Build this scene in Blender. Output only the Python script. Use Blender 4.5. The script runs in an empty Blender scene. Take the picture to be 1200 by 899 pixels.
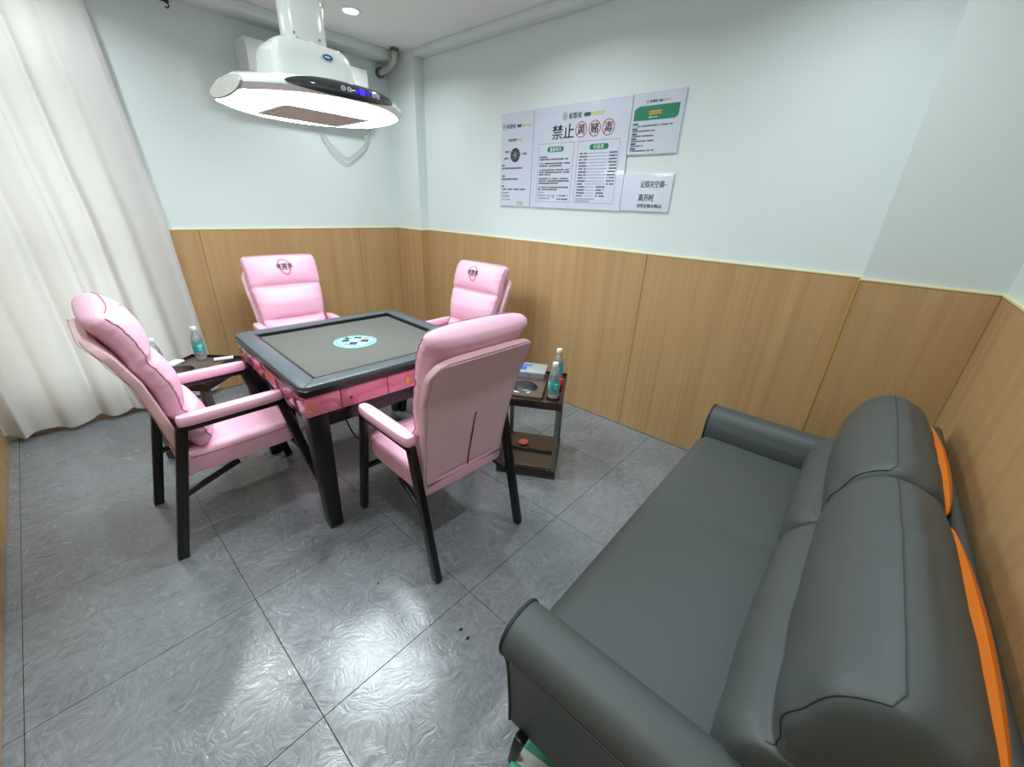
import bpy, bmesh, math, random
from mathutils import Vector, Matrix, Quaternion, noise
random.seed(7)
PI = math.pi
scene = bpy.context.scene
COL = scene.collection

# ------------------------------------------------------------------ camera
cam_d = bpy.data.cameras.new('camera')
cam_d.sensor_width = 36.0
cam_d.lens = 14.10
cam_d.clip_start = 0.02
cam = bpy.data.objects.new('camera', cam_d)
COL.objects.link(cam)
R_ = Vector((0.66800, -0.74313, 0.03928))
U_ = Vector((0.27766, 0.29786, 0.91334))
F_ = Vector((0.69043, 0.59920, -0.40531))
cam.matrix_world = Matrix(((R_.x, U_.x, -F_.x, -0.1817), (R_.y, U_.y, -F_.y, -0.8702),
                           (R_.z, U_.z, -F_.z, 1.47), (0, 0, 0, 1)))
scene.camera = cam

# ------------------------------------------------------------------ world, exposure
world = bpy.data.worlds.new('overcast_daylight')
scene.world = world
world.use_nodes = True
wb = world.node_tree.nodes['Background']
wb.inputs['Color'].default_value = (1.0, 0.985, 0.96, 1)
wb.inputs['Strength'].default_value = 2.6
vs = scene.view_settings
vs.view_transform = 'Standard'
vs.look = 'None'
vs.gamma = 1.0
vs.use_curve_mapping = False
vs.exposure = 0.33
LED_STRENGTH = 27.0
DOWNLIGHT_W = 6.5

# ------------------------------------------------------------------ materials
def s2l(c):
    return tuple(((x / 255) / 12.92 if x / 255 <= 0.04045 else ((x / 255 + 0.055) / 1.055) ** 2.4) for x in c)

def base_mat(name):
    m = bpy.data.materials.new(name)
    m.use_nodes = True
    nt = m.node_tree
    return m, nt, nt.nodes['Principled BSDF']

def mat(name, rgb, rough=0.5, metal=0.0, bump=None, vary=0.0, vscale=6.0, coat=0.0, spec=0.5, emit=None, es=0.0):
    m, nt, p = base_mat(name)
    c = s2l(rgb)
    p.inputs['Base Color'].default_value = (*c, 1)
    p.inputs['Roughness'].default_value = rough
    p.inputs['Metallic'].default_value = metal
    p.inputs['Specular IOR Level'].default_value = spec
    p.inputs['Coat Weight'].default_value = coat
    if emit:
        p.inputs['Emission Color'].default_value = (*s2l(emit), 1)
        p.inputs['Emission Strength'].default_value = es
    tc = nt.nodes.new('ShaderNodeTexCoord')
    if vary:
        n = nt.nodes.new('ShaderNodeTexNoise')
        n.inputs['Scale'].default_value = vscale
        n.inputs['Detail'].default_value = 4
        nt.links.new(tc.outputs['Object'], n.inputs['Vector'])
        mx = nt.nodes.new('ShaderNodeMix')
        mx.data_type = 'RGBA'
        mx.inputs['A'].default_value = (*[x * (1 - vary) for x in c], 1)
        mx.inputs['B'].default_value = (*[min(1, x * (1 + vary)) for x in c], 1)
        nt.links.new(n.outputs['Fac'], mx.inputs['Factor'])
        nt.links.new(mx.outputs['Result'], p.inputs['Base Color'])
    if bump:
        n = nt.nodes.new('ShaderNodeTexNoise')
        n.inputs['Scale'].default_value = bump[0]
        n.inputs['Detail'].default_value = 3
        nt.links.new(tc.outputs['Object'], n.inputs['Vector'])
        b = nt.nodes.new('ShaderNodeBump')
        b.inputs['Strength'].default_value = bump[1]
        b.inputs['Distance'].default_value = 0.01
        nt.links.new(n.outputs['Fac'], b.inputs['Height'])
        nt.links.new(b.outputs['Normal'], p.inputs['Normal'])
    return m

def wood_mat(name, c1, c2):
    m, nt, p = base_mat(name)
    g = nt.nodes.new('ShaderNodeNewGeometry')
    mp = nt.nodes.new('ShaderNodeMapping')
    mp.inputs['Scale'].default_value = (16, 16, 0.35)
    nt.links.new(g.outputs['Position'], mp.inputs['Vector'])
    n = nt.nodes.new('ShaderNodeTexNoise')
    n.inputs['Scale'].default_value = 1.0
    n.inputs['Detail'].default_value = 5
    nt.links.new(mp.outputs['Vector'], n.inputs['Vector'])
    mp2 = nt.nodes.new('ShaderNodeMapping')
    mp2.inputs['Scale'].default_value = (130, 130, 1.2)
    nt.links.new(g.outputs['Position'], mp2.inputs['Vector'])
    n2 = nt.nodes.new('ShaderNodeTexNoise')
    n2.inputs['Scale'].default_value = 1.0
    n2.inputs['Detail'].default_value = 2
    nt.links.new(mp2.outputs['Vector'], n2.inputs['Vector'])
    ad = nt.nodes.new('ShaderNodeMath')
    ad.operation = 'MULTIPLY_ADD'
    ad.inputs[1].default_value = 0.45
    nt.links.new(n2.outputs['Fac'], ad.inputs[0])
    sc = nt.nodes.new('ShaderNodeMath')
    sc.operation = 'MULTIPLY'
    sc.inputs[1].default_value = 0.6
    nt.links.new(n.outputs['Fac'], sc.inputs[0])
    nt.links.new(sc.outputs[0], ad.inputs[2])
    r = nt.nodes.new('ShaderNodeValToRGB')
    r.color_ramp.elements[0].position = 0.32
    r.color_ramp.elements[0].color = (*s2l(c1), 1)
    r.color_ramp.elements[1].position = 0.72
    r.color_ramp.elements[1].color = (*s2l(c2), 1)
    nt.links.new(ad.outputs[0], r.inputs['Fac'])
    nt.links.new(r.outputs['Color'], p.inputs['Base Color'])
    p.inputs['Roughness'].default_value = 0.5
    p.inputs['Specular IOR Level'].default_value = 0.3
    return m

def floor_mat():
    m, nt, p = base_mat('grey_stone_vinyl_tile')
    g = nt.nodes.new('ShaderNodeNewGeometry')
    n0 = nt.nodes.new('ShaderNodeTexNoise')
    n0.inputs['Scale'].default_value = 2.2
    n0.inputs['Detail'].default_value = 3
    nt.links.new(g.outputs['Position'], n0.inputs['Vector'])
    mp = nt.nodes.new('ShaderNodeMapping')
    mp.inputs['Rotation'].default_value = (0, 0, 0.55)
    mp.inputs['Scale'].default_value = (9, 22, 10)
    nt.links.new(g.outputs['Position'], mp.inputs['Vector'])
    n = nt.nodes.new('ShaderNodeTexNoise')
    n.inputs['Scale'].default_value = 1.0
    n.inputs['Detail'].default_value = 7
    n.inputs['Roughness'].default_value = 0.62
    n.inputs['Distortion'].default_value = 2.6
    nt.links.new(mp.outputs['Vector'], n.inputs['Vector'])
    # short strokes whose direction changes from patch to patch, like hand-trowelled plaster
    wn = nt.nodes.new('ShaderNodeTexNoise')
    wn.inputs['Scale'].default_value = 9.0
    nt.links.new(g.outputs['Position'], wn.inputs['Vector'])
    wa = nt.nodes.new('ShaderNodeVectorMath')
    wa.operation = 'MULTIPLY_ADD'
    wa.inputs[1].default_value = (0.09, 0.09, 0.0)
    nt.links.new(wn.outputs['Color'], wa.inputs[0])
    nt.links.new(g.outputs['Position'], wa.inputs[2])
    vo = nt.nodes.new('ShaderNodeTexVoronoi')
    vo.inputs['Scale'].default_value = 13.0
    nt.links.new(wa.outputs['Vector'], vo.inputs['Vector'])
    sp = nt.nodes.new('ShaderNodeSeparateColor')
    nt.links.new(vo.outputs['Color'], sp.inputs['Color'])
    an = nt.nodes.new('ShaderNodeMath')
    an.operation = 'MULTIPLY'
    an.inputs[1].default_value = 2.6
    nt.links.new(sp.outputs[0], an.inputs[0])
    vr = nt.nodes.new('ShaderNodeVectorRotate')
    vr.rotation_type = 'Z_AXIS'
    nt.links.new(wa.outputs['Vector'], vr.inputs['Vector'])
    nt.links.new(an.outputs[0], vr.inputs['Angle'])
    m3 = nt.nodes.new('ShaderNodeMapping')
    m3.inputs['Scale'].default_value = (16, 95, 1)
    nt.links.new(vr.outputs['Vector'], m3.inputs['Vector'])
    n3 = nt.nodes.new('ShaderNodeTexNoise')
    n3.inputs['Scale'].default_value = 1.0
    n3.inputs['Detail'].default_value = 3
    n3.inputs['Distortion'].default_value = 0.8
    nt.links.new(m3.outputs['Vector'], n3.inputs['Vector'])
    mx = nt.nodes.new('ShaderNodeMix')
    mx.data_type = 'FLOAT'
    mx.inputs['Factor'].default_value = 0.35
    nt.links.new(n.outputs['Fac'], mx.inputs['A'])
    nt.links.new(n0.outputs['Fac'], mx.inputs['B'])
    mx2 = nt.nodes.new('ShaderNodeMix')
    mx2.data_type = 'FLOAT'
    mx2.inputs['Factor'].default_value = 0.38
    nt.links.new(mx.outputs['Result'], mx2.inputs['A'])
    nt.links.new(n3.outputs['Fac'], mx2.inputs['B'])
    mx = mx2
    r = nt.nodes.new('ShaderNodeValToRGB')
    r.color_ramp.elements[0].position = 0.30
    r.color_ramp.elements[0].color = (*s2l((98, 104, 109)), 1)
    r.color_ramp.elements[1].position = 0.70
    r.color_ramp.elements[1].color = (*s2l((152, 156, 161)), 1)
    nt.links.new(mx.outputs['Result'], r.inputs['Fac'])
    nt.links.new(r.outputs['Color'], p.inputs['Base Color'])
    rr = nt.nodes.new('ShaderNodeMapRange')
    rr.inputs['From Min'].default_value = 0.3
    rr.inputs['From Max'].default_value = 0.7
    rr.inputs['To Min'].default_value = 0.17
    rr.inputs['To Max'].default_value = 0.28
    nt.links.new(n3.outputs['Fac'], rr.inputs['Value'])
    nt.links.new(rr.outputs['Result'], p.inputs['Roughness'])
    ad = nt.nodes.new('ShaderNodeMath')
    ad.operation = 'MULTIPLY_ADD'
    ad.inputs[1].default_value = 0.4
    nt.links.new(n.outputs['Fac'], ad.inputs[0])
    nt.links.new(n3.outputs['Fac'], ad.inputs[2])
    b = nt.nodes.new('ShaderNodeBump')
    b.inputs['Strength'].default_value = 0.14
    b.inputs['Distance'].default_value = 0.006
    nt.links.new(ad.outputs[0], b.inputs['Height'])
    nt.links.new(b.outputs['Normal'], p.inputs['Normal'])
    p.inputs['Specular IOR Level'].default_value = 0.8
    return m

def sheer_mat():
    m, nt, p = base_mat('white_sheer_fabric')
    nt.nodes.remove(p)
    out = nt.nodes['Material Output']
    g = nt.nodes.new('ShaderNodeTexCoord')
    wv = nt.nodes.new('ShaderNodeTexNoise')
    wv.inputs['Scale'].default_value = 350
    nt.links.new(g.outputs['Object'], wv.inputs['Vector'])
    d = nt.nodes.new('ShaderNodeBsdfDiffuse')
    d.inputs['Color'].default_value = (0.84, 0.82, 0.80, 1)
    t = nt.nodes.new('ShaderNodeBsdfTranslucent')
    t.inputs['Color'].default_value = (0.86, 0.86, 0.85, 1)
    tr = nt.nodes.new('ShaderNodeBsdfTransparent')
    bp = nt.nodes.new('ShaderNodeBump')
    bp.inputs['Strength'].default_value = 0.1
    bp.inputs['Distance'].default_value = 0.002
    nt.links.new(wv.outputs['Fac'], bp.inputs['Height'])
    nt.links.new(bp.outputs['Normal'], d.inputs['Normal'])
    a = nt.nodes.new('ShaderNodeMixShader')
    a.inputs[0].default_value = 0.45
    nt.links.new(d.outputs[0], a.inputs[1])
    nt.links.new(t.outputs[0], a.inputs[2])
    b = nt.nodes.new('ShaderNodeMixShader')
    b.inputs[0].default_value = 0.07
    nt.links.new(a.outputs[0], b.inputs[1])
    nt.links.new(tr.outputs[0], b.inputs[2])
    nt.links.new(b.outputs[0], out.inputs['Surface'])
    return m

def clear_mat(name, tint, gl=0.12, rough=0.05, haze=0.0):
    m, nt, p = base_mat(name)
    nt.nodes.remove(p)
    out = nt.nodes['Material Output']
    tr = nt.nodes.new('ShaderNodeBsdfTransparent')
    tr.inputs['Color'].default_value = (*tint, 1)
    gls = nt.nodes.new('ShaderNodeBsdfGlossy')
    gls.inputs['Roughness'].default_value = rough
    fr = nt.nodes.new('ShaderNodeLayerWeight')
    fr.inputs['Blend'].default_value = 0.35
    mp = nt.nodes.new('ShaderNodeMath')
    mp.operation = 'MULTIPLY_ADD'
    mp.inputs[1].default_value = 0.5
    mp.inputs[2].default_value = gl
    nt.links.new(fr.outputs['Fresnel'], mp.inputs[0])
    mx = nt.nodes.new('ShaderNodeMixShader')
    nt.links.new(mp.outputs[0], mx.inputs[0])
    nt.links.new(tr.outputs[0], mx.inputs[1])
    nt.links.new(gls.outputs[0], mx.inputs[2])
    if haze:
        df = nt.nodes.new('ShaderNodeBsdfDiffuse')
        df.inputs['Color'].default_value = (0.85, 0.9, 0.9, 1)
        m2 = nt.nodes.new('ShaderNodeMixShader')
        m2.inputs[0].default_value = haze
        nt.links.new(mx.outputs[0], m2.inputs[1])
        nt.links.new(df.outputs[0], m2.inputs[2])
        mx = m2
    nt.links.new(mx.outputs[0], out.inputs['Surface'])
    return m

M = {}
M['paint'] = mat('white_wall_paint', (218, 229, 228), 0.6, bump=(180, 0.03), vary=0.015, vscale=2)
M['ceil'] = mat('ceiling_paint', (232, 236, 232), 0.8)
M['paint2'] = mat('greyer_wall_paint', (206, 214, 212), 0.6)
M['wood'] = wood_mat('oak_laminate_panel', (172, 135, 92), (194, 159, 113))
M['trim'] = mat('pale_yellow_trim', (232, 224, 176), 0.5)
M['gold_trim'] = mat('ochre_trim_strip', (178, 146, 78), 0.45)
M['tile'] = floor_mat()
M['grout'] = mat('dark_tile_joint', (52, 56, 58), 0.8)
M['sheer'] = sheer_mat()
M['pane'] = clear_mat('window_pane', (0.94, 0.97, 0.96), 0.04, 0.02)
M['alu'] = mat('white_aluminium_frame', (225, 228, 226), 0.4)
M['black'] = mat('black_powder_coat', (16, 16, 17), 0.32)
M['pink'] = mat('pink_leatherette', (238, 182, 205), 0.48, bump=(34, 0.16), vary=0.03, vscale=8)
M['pinkback'] = mat('pink_leatherette_back', (228, 186, 193), 0.5, bump=(220, 0.06), vary=0.02)
M['seam'] = mat('rose_stitching', (176, 118, 138), 0.7)
M['zip'] = mat('black_zip', (20, 18, 20), 0.6)
M['red'] = mat('red_embroidery', (214, 42, 92), 0.6)
M['inkgreen'] = mat('dark_green_embroidery', (48, 66, 62), 0.6)
M['pinkgloss'] = mat('pink_glossy_panel', (208, 116, 138), 0.12, coat=0.6)
M['tablegrey'] = mat('grey_table_rim', (76, 84, 90), 0.32, vary=0.06, vscale=14)
M['felt'] = mat('dark_grey_felt', (86, 84, 79), 0.85, bump=(500, 0.2), vary=0.10, vscale=5)
M['gold'] = mat('polished_brass', (230, 178, 92), 0.35, 0.45)
M['aqua'] = mat('aqua_dial_plastic', (138, 214, 214), 0.35)
M['navy'] = mat('dark_navy_plastic', (36, 44, 60), 0.35)
M['lilac'] = mat('lilac_plastic', (150, 160, 205), 0.3)
M['coral'] = mat('coral_plastic', (222, 96, 84), 0.4)
M['cream'] = mat('cream_plastic', (226, 222, 196), 0.4)
M['shell'] = mat('glossy_white_plastic', (222, 226, 222), 0.2, coat=0.3)
M['shellgrey'] = mat('warm_grey_plastic', (205, 205, 200), 0.35)
M['led'] = mat('led_diffuser', (255, 255, 255), 0.5, emit=(236, 252, 255), es=LED_STRENGTH)
M['grille'] = mat('grey_vent_grille', (150, 146, 140), 0.5)
M['slat'] = mat('pale_vent_slat', (214, 208, 198), 0.5)
M['display'] = mat('smoked_display', (52, 56, 62), 0.12, coat=0.8)
M['icon'] = mat('display_icon', (200, 205, 215), 0.4, emit=(200, 210, 225), es=0.5)
M['blue'] = mat('blue_display_digit', (30, 20, 220), 0.4, emit=(40, 20, 255), es=1.6)
M['bluelogo'] = mat('blue_badge', (24, 96, 150), 0.3)
M['lampring'] = mat('downlight_ring', (240, 242, 242), 0.4)
M['lampdisc'] = mat('downlight_lens', (255, 255, 255), 0.5, emit=(232, 250, 255), es=24.0)
M['hose'] = mat('grey_foil_hose', (188, 186, 178), 0.45, bump=(60, 0.4))
M['foam'] = mat('dark_pipe_collar', (96, 92, 84), 0.8)
M['cable'] = mat('grey_cable', (172, 176, 174), 0.5)
M['leather'] = mat('charcoal_leather', (76, 82, 82), 0.50, bump=(420, 0.10), vary=0.05, vscale=3)
M['leatherdk'] = mat('charcoal_leather_piping', (50, 54, 55), 0.45)
M['stitch'] = mat('charcoal_stitching', (58, 63, 63), 0.6)
M['orange'] = mat('orange_fabric_lining', (238, 128, 24), 0.6)
M['brown'] = mat('dark_brown_plastic', (46, 34, 29), 0.22, coat=0.3)
M['brownlt'] = mat('brown_tray_top', (92, 76, 66), 0.3)
M['steel'] = mat('brushed_steel', (158, 160, 160), 0.24, 1.0)
M['post'] = mat('satin_grey_post', (122, 126, 124), 0.3, 0.6)
M['bottle'] = clear_mat('clear_bottle_plastic', (0.95, 0.98, 0.97), 0.18, 0.08, 0.14)
M['water'] = clear_mat('water', (0.96, 0.99, 0.99), 0.05, 0.02, 0.08)
M['cap'] = mat('white_bottle_cap', (236, 240, 240), 0.4)
M['teal'] = mat('teal_bottle_label', (40, 168, 168), 0.35)
M['tealdk'] = mat('dark_teal_print', (18, 110, 120), 0.4)
M['white'] = mat('white_print', (238, 242, 242), 0.5)
M['boxclear'] = clear_mat('frosted_box_plastic', (0.90, 0.95, 0.98), 0.25, 0.2, 0.22)
M['boxblue'] = mat('blue_pack', (44, 96, 190), 0.5)
M['boxorange'] = mat('salmon_pack', (222, 160, 140), 0.5)
M['board'] = mat('white_foam_board', (206, 212, 228), 0.25, coat=0.25)
M['green'] = mat('green_print', (16, 128, 92), 0.5)
M['greendk'] = mat('dark_green_print', (32, 100, 84), 0.5)
M['greenlt'] = mat('pale_green_print', (120, 160, 150), 0.5)
M['yellow'] = mat('yellow_print', (206, 196, 70), 0.5)
M['amber'] = mat('amber_print', (222, 168, 52), 0.5)
M['ink'] = mat('black_print', (46, 50, 58), 0.5)
M['inkgrey'] = mat('grey_print', (128, 136, 146), 0.5)
M['redprint'] = mat('red_print', (196, 38, 62), 0.5)
M['mint'] = mat('mint_green_plastic', (90, 180, 150), 0.5)
M['chip'] = mat('pale_chip', (120, 122, 112), 0.6)
M['crumb'] = mat('dark_crumb', (50, 46, 40), 0.8)

# ------------------------------------------------------------------ mesh helpers
def obj(name, bm, m, parent=None, smooth=True, angle=40):
    bmesh.ops.recalc_face_normals(bm, faces=bm.faces[:])
    many = name.endswith(('_print', '_text', 'lettering')) and name not in ('pill_print', 'banner_print')
    me = bpy.data.meshes.new(name)
    bm.to_mesh(me)
    bm.free()
    me.materials.append(M[m] if isinstance(m, str) else m)
    if smooth:
        for f in me.polygons:
            f.use_smooth = True
        try:
            me.set_sharp_from_angle(angle=math.radians(angle))
        except Exception:
            pass
    o = bpy.data.objects.new(name, me)
    if many:
        o['kind'] = 'stuff'
    COL.objects.link(o)
    if parent:
        o.parent = parent
    return o

def tag(o, label, cat, group=None):
    o['label'] = label
    o['category'] = cat
    if group:
        o['group'] = group
    return o

def struct(o, label=None):
    o['kind'] = 'structure'
    if label:
        o['label'] = label
    return o

def thing(name, label, cat, loc=(0, 0, 0), rz=0.0, group=None):
    o = bpy.data.objects.new(name, None)
    o.empty_display_size = 0.1
    COL.objects.link(o)
    o.location = loc
    o.rotation_euler = (0, 0, rz)
    return tag(o, label, cat, group)

def copy_tree(o, parent=None):
    c = o.copy()
    COL.objects.link(c)
    if parent:
        c.parent = parent
    for ch in list(o.children):
        copy_tree(ch, c)
    return c

def NB():
    return bmesh.new()

def box(bm, x0, x1, y0, y1, z0, z1, r=0.0, seg=2):
    g = bmesh.ops.create_cube(bm, size=1.0)
    vs_ = g['verts']
    for v in vs_:
        v.co = Vector(((x0 + x1) / 2 + v.co.x * (x1 - x0), (y0 + y1) / 2 + v.co.y * (y1 - y0), (z0 + z1) / 2 + v.co.z * (z1 - z0)))
    if r > 0:
        es = list({e for v in vs_ for e in v.link_edges})
        bmesh.ops.bevel(bm, geom=es, offset=r, segments=seg, profile=0.5, affect='EDGES')
    return bm

def beam(bm, p0, p1, w, d, r=0.004, up=(1, 0, 0), w1=None, d1=None):
    """rectangular bar from p0 to p1; w measured along 'up', d along the other normal"""
    p0, p1 = Vector(p0), Vector(p1)
    t = (p1 - p0).normalized()
    a = Vector(up)
    a = (a - t * a.dot(t)).normalized()
    b = t.cross(a)
    w1 = w1 or w
    d1 = d1 or d
    ring = []
    for P, ww, dd in ((p0, w, d), (p1, w1, d1)):
        ring.append([bm.verts.new(P + a * sx * ww / 2 + b * sy * dd / 2) for sx, sy in ((-1, -1), (1, -1), (1, 1), (-1, 1))])
    fs = []
    for i in range(4):
        j = (i + 1) % 4
        fs.append(bm.faces.new((ring[0][i], ring[0][j], ring[1][j], ring[1][i])))
    fs.append(bm.faces.new(ring[0][::-1]))
    fs.append(bm.faces.new(ring[1]))
    if r > 0:
        es = list({e for f in fs for e in f.edges})
        bmesh.ops.bevel(bm, geom=es, offset=r, segments=2, profile=0.5, affect='EDGES')
    return bm

def loft(bm, rings, close=True, cap0=True, cap1=True):
    vr = [[bm.verts.new(p) for p in r] for r in rings]
    n = len(vr[0])
    for a, b in zip(vr[:-1], vr[1:]):
        for i in range(n if close else n - 1):
            j = (i + 1) % n
            try:
                bm.faces.new((a[i], a[j], b[j], b[i]))
            except ValueError:
                pass
    if cap0:
        bm.faces.new(vr[0][::-1])
    if cap1:
        bm.faces.new(vr[-1])
    return bm

def spline(pts, n=10):
    """Catmull-Rom through pts"""
    P = [Vector(p) for p in pts]
    P = [P[0] * 2 - P[1]] + P + [P[-1] * 2 - P[-2]]
    out = []
    for i in range(1, len(P) - 2):
        a, b, c, d = P[i - 1:i + 3]
        for k in range(n):
            t = k / n
            out.append(0.5 * ((2 * b) + (c - a) * t + (2 * a - 5 * b + 4 * c - d) * t * t + (3 * b - a - 3 * c + d) * t ** 3))
    out.append(P[-2].copy())
    return out

def tube(bm, pts, r, n=8, cyclic=False, rs=None):
    pts = [Vector(p) for p in pts]
    rings = []
    up = Vector((0.13, 0.31, 0.94))
    for i, p in enumerate(pts):
        if cyclic:
            t = pts[(i + 1) % len(pts)] - pts[i - 1]
        else:
            t = pts[min(i + 1, len(pts) - 1)] - pts[max(i - 1, 0)]
        if t.length < 1e-9:
            t = Vector((0, 0, 1))
        t.normalize()
        a = up - t * up.dot(t)
        if a.length < 1e-3:
            a = Vector((1, 0, 0)) - t * t.x
        a.normalize()
        up = a
        b = t.cross(a)
        rr = rs[i] if rs else r
        rings.append([p + (a * math.cos(2 * PI * k / n) + b * math.sin(2 * PI * k / n)) * rr for k in range(n)])
    if cyclic:
        rings.append(rings[0])
        loft(bm, rings, cap0=False, cap1=False)
        bmesh.ops.remove_doubles(bm, verts=bm.verts[:], dist=1e-6)
    else:
        loft(bm, rings)
    return bm

def lathe(bm, prof, n=24, c=(0, 0, 0), cap0=True, cap1=True):
    rings = [[Vector((c[0] + r * math.cos(2 * PI * k / n), c[1] + r * math.sin(2 * PI * k / n), c[2] + z)) for k in range(n)] for r, z in prof]
    return loft(bm, rings, cap0=cap0, cap1=cap1)

def se(t, n):
    """superellipse unit point"""
    c, s = math.cos(t), math.sin(t)
    return (math.copysign(abs(c) ** (2 / n), c), math.copysign(abs(s) ** (2 / n), s))

def interp(tab, x):
    if x <= tab[0][0]:
        return tab[0][1]
    for (a, va), (b, vb) in zip(tab[:-1], tab[1:]):
        if x <= b:
            t = (x - a) / (b - a)
            t = t * t * (3 - 2 * t) * 0.5 + t * 0.5
            return va + (vb - va) * t
    return tab[-1][1]

FONT_CACHE = {}
def text_polys(s, size, align='LEFT'):
    """flat glyph mesh of s: list of verts (u,v) and faces; glyphs come from the bundled font"""
    key = (s, size, align)
    if key in FONT_CACHE:
        return FONT_CACHE[key]
    cu = bpy.data.curves.new('glyphs', 'FONT')
    cu.body = s
    cu.size = size
    cu.align_x = align
    cu.resolution_u = 3
    o = bpy.data.objects.new('glyphs', cu)
    COL.objects.link(o)
    dg = bpy.context.evaluated_depsgraph_get()
    me = bpy.data.meshes.new_from_object(o.evaluated_get(dg))
    vs_ = [(v.co.x, v.co.y) for v in me.vertices]
    fs = [tuple(p.vertices) for p in me.polygons]
    bpy.data.objects.remove(o)
    bpy.data.curves.remove(cu)
    bpy.data.meshes.remove(me)
    FONT_CACHE[key] = (vs_, fs)
    return vs_, fs

def put_text(bm, s, size, fn, u=0.0, v=0.0, align='LEFT', bold=0.0, sx=1.0):
    """add glyphs through the mapping fn(u,v)->Vector; bold repeats the glyphs with a small shift"""
    vs_, fs = text_polys(s, size, align)
    for du in ((0,) if not bold else (-bold, bold)):
        nv = [bm.verts.new(fn(u + a * sx + du, v + b)) for a, b in vs_]
        for f in fs:
            try:
                bm.faces.new([nv[i] for i in f])
            except ValueError:
                pass

def quad(bm, fn, u0, v0, u1, v1):
    bm.faces.new([bm.verts.new(fn(a, b)) for a, b in ((u0, v0), (u1, v0), (u1, v1), (u0, v1))])

def poly(bm, fn, pts):
    bm.faces.new([bm.verts.new(fn(a, b)) for a, b in pts])

def ringstrip(bm, fn, cx, cy, rx, ry, w, n=40, a0=0.0, a1=2 * PI, tilt=0.0):
    full = abs(a1 - a0 - 2 * PI) < 1e-6
    k = n if full else n + 1
    vo, vi = [], []
    for i in range(k):
        t = a0 + (a1 - a0) * i / n
        for rad, lst in ((0, vo), (w, vi)):
            x, y = (rx - rad) * math.cos(t), (ry - rad) * math.sin(t)
            lst.append(bm.verts.new(fn(cx + x * math.cos(tilt) - y * math.sin(tilt), cy + x * math.sin(tilt) + y * math.cos(tilt))))
    for i in range(n):
        j = (i + 1) % k
        bm.faces.new((vo[i], vo[j], vi[j], vi[i]))

# ------------------------------------------------------------------ the room
X0, X1 = -0.66, 2.365
Y0, Y1 = -1.262, 2.862
ZC = 2.60
WT = 1.222                      # top of the wood panelling
PX, PY = 2.27, -0.817           # pillar on the right wall
CX_, CY_ = 2.268, 2.475         # boxed column in the far corner
WIN = (-0.60, 0.26, 0.20, 2.42) # window opening x0 x1 z0 z1

# floor with single tiles
bm = NB(); box(bm, X0 - 0.05, X1 + 0.05, Y0 - 0.05, Y1 + 0.05, -0.08, -0.004)
floor = struct(obj('floor', bm, 'grout', smooth=False), 'grey stone-look vinyl tile floor')
TX, TY = 0.6103, 0.5903
for i in range(-2, 4):
    for j in range(-3, 5):
        a0, a1 = max(i * TX, X0), min((i + 1) * TX, X1)
        b0, b1 = max(j * TY, Y0), min((j + 1) * TY, Y1)
        if a1 - a0 < 0.01 or b1 - b0 < 0.01:
            continue
        bm = NB(); box(bm, a0 + 0.0009, a1 - 0.0009, b0 + 0.0009, b1 - 0.0009, -0.004, random.uniform(-0.0003, 0.0), 0.0008, 1)
        obj('floor_tile', bm, 'tile', floor, smooth=False)

bm = NB(); box(bm, X0 - 0.1, X1 + 0.1, Y0 - 0.1, Y1 + 0.1, ZC, ZC + 0.1)
struct(obj('ceiling', bm, 'ceil', smooth=False), 'plain off-white ceiling')

bm = NB()
wy0, wy1 = Y1, Y1 + 0.18
box(bm, X0 - 0.15, WIN[0], wy0, wy1, -0.08, ZC + 0.1)
box(bm, WIN[1], X1 + 0.15, wy0, wy1, -0.08, ZC + 0.1)
box(bm, WIN[0], WIN[1], wy0, wy1, -0.08, WIN[2])
box(bm, WIN[0], WIN[1], wy0, wy1, WIN[3], ZC + 0.1)
wall_back = struct(obj('wall_back', bm, 'paint', smooth=False), 'white upper wall behind the air conditioner and curtain')
bm = NB(); box(bm, X1, X1 + 0.15, Y0 - 0.15, Y1, -0.08, ZC + 0.1)
wall_right = struct(obj('wall_right', bm, 'paint', smooth=False), 'white wall carrying the notice boards')
bm = NB(); box(bm, X0 - 0.15, X0, Y0 - 0.15, Y1, -0.08, ZC + 0.1)
wall_left = struct(obj('wall_left', bm, 'paint', smooth=False), 'wall at the left edge with wood panelling')
bm = NB(); box(bm, X0, X1, Y0 - 0.15, Y0, -0.08, ZC + 0.1)
wall_front = struct(obj('wall_front', bm, 'paint', smooth=False), 'wall behind the sofa')
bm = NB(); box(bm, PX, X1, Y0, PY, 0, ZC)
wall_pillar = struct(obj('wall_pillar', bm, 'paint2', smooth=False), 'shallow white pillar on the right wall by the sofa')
bm = NB(); box(bm, CX_, X1, CY_, Y1, 0, ZC)
wall_column = struct(obj('wall_column', bm, 'paint', smooth=False), 'boxed white column in the far corner')
# beams under the ceiling
bm = NB(); box(bm, X0, CX_, 2.675, Y1, 2.538, ZC, 0.006)
struct(obj('trim_1', bm, 'paint'), 'shallow white beam under the ceiling above the air conditioner')
bm = NB(); box(bm, CX_ + 0.004, X1, PY, CY_, 2.548, ZC, 0.004)
struct(obj('trim_2', bm, 'paint'), 'white cornice along the right wall')

def panel(parent, x0, x1, y0, y1, z0=0.004, z1=WT):
    bm = NB(); box(bm, x0, x1, y0, y1, z0, z1, 0.0012, 1)
    return obj('wood_panel', bm, 'wood', parent, smooth=False)
T = 0.009; G = 0.0011
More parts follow.
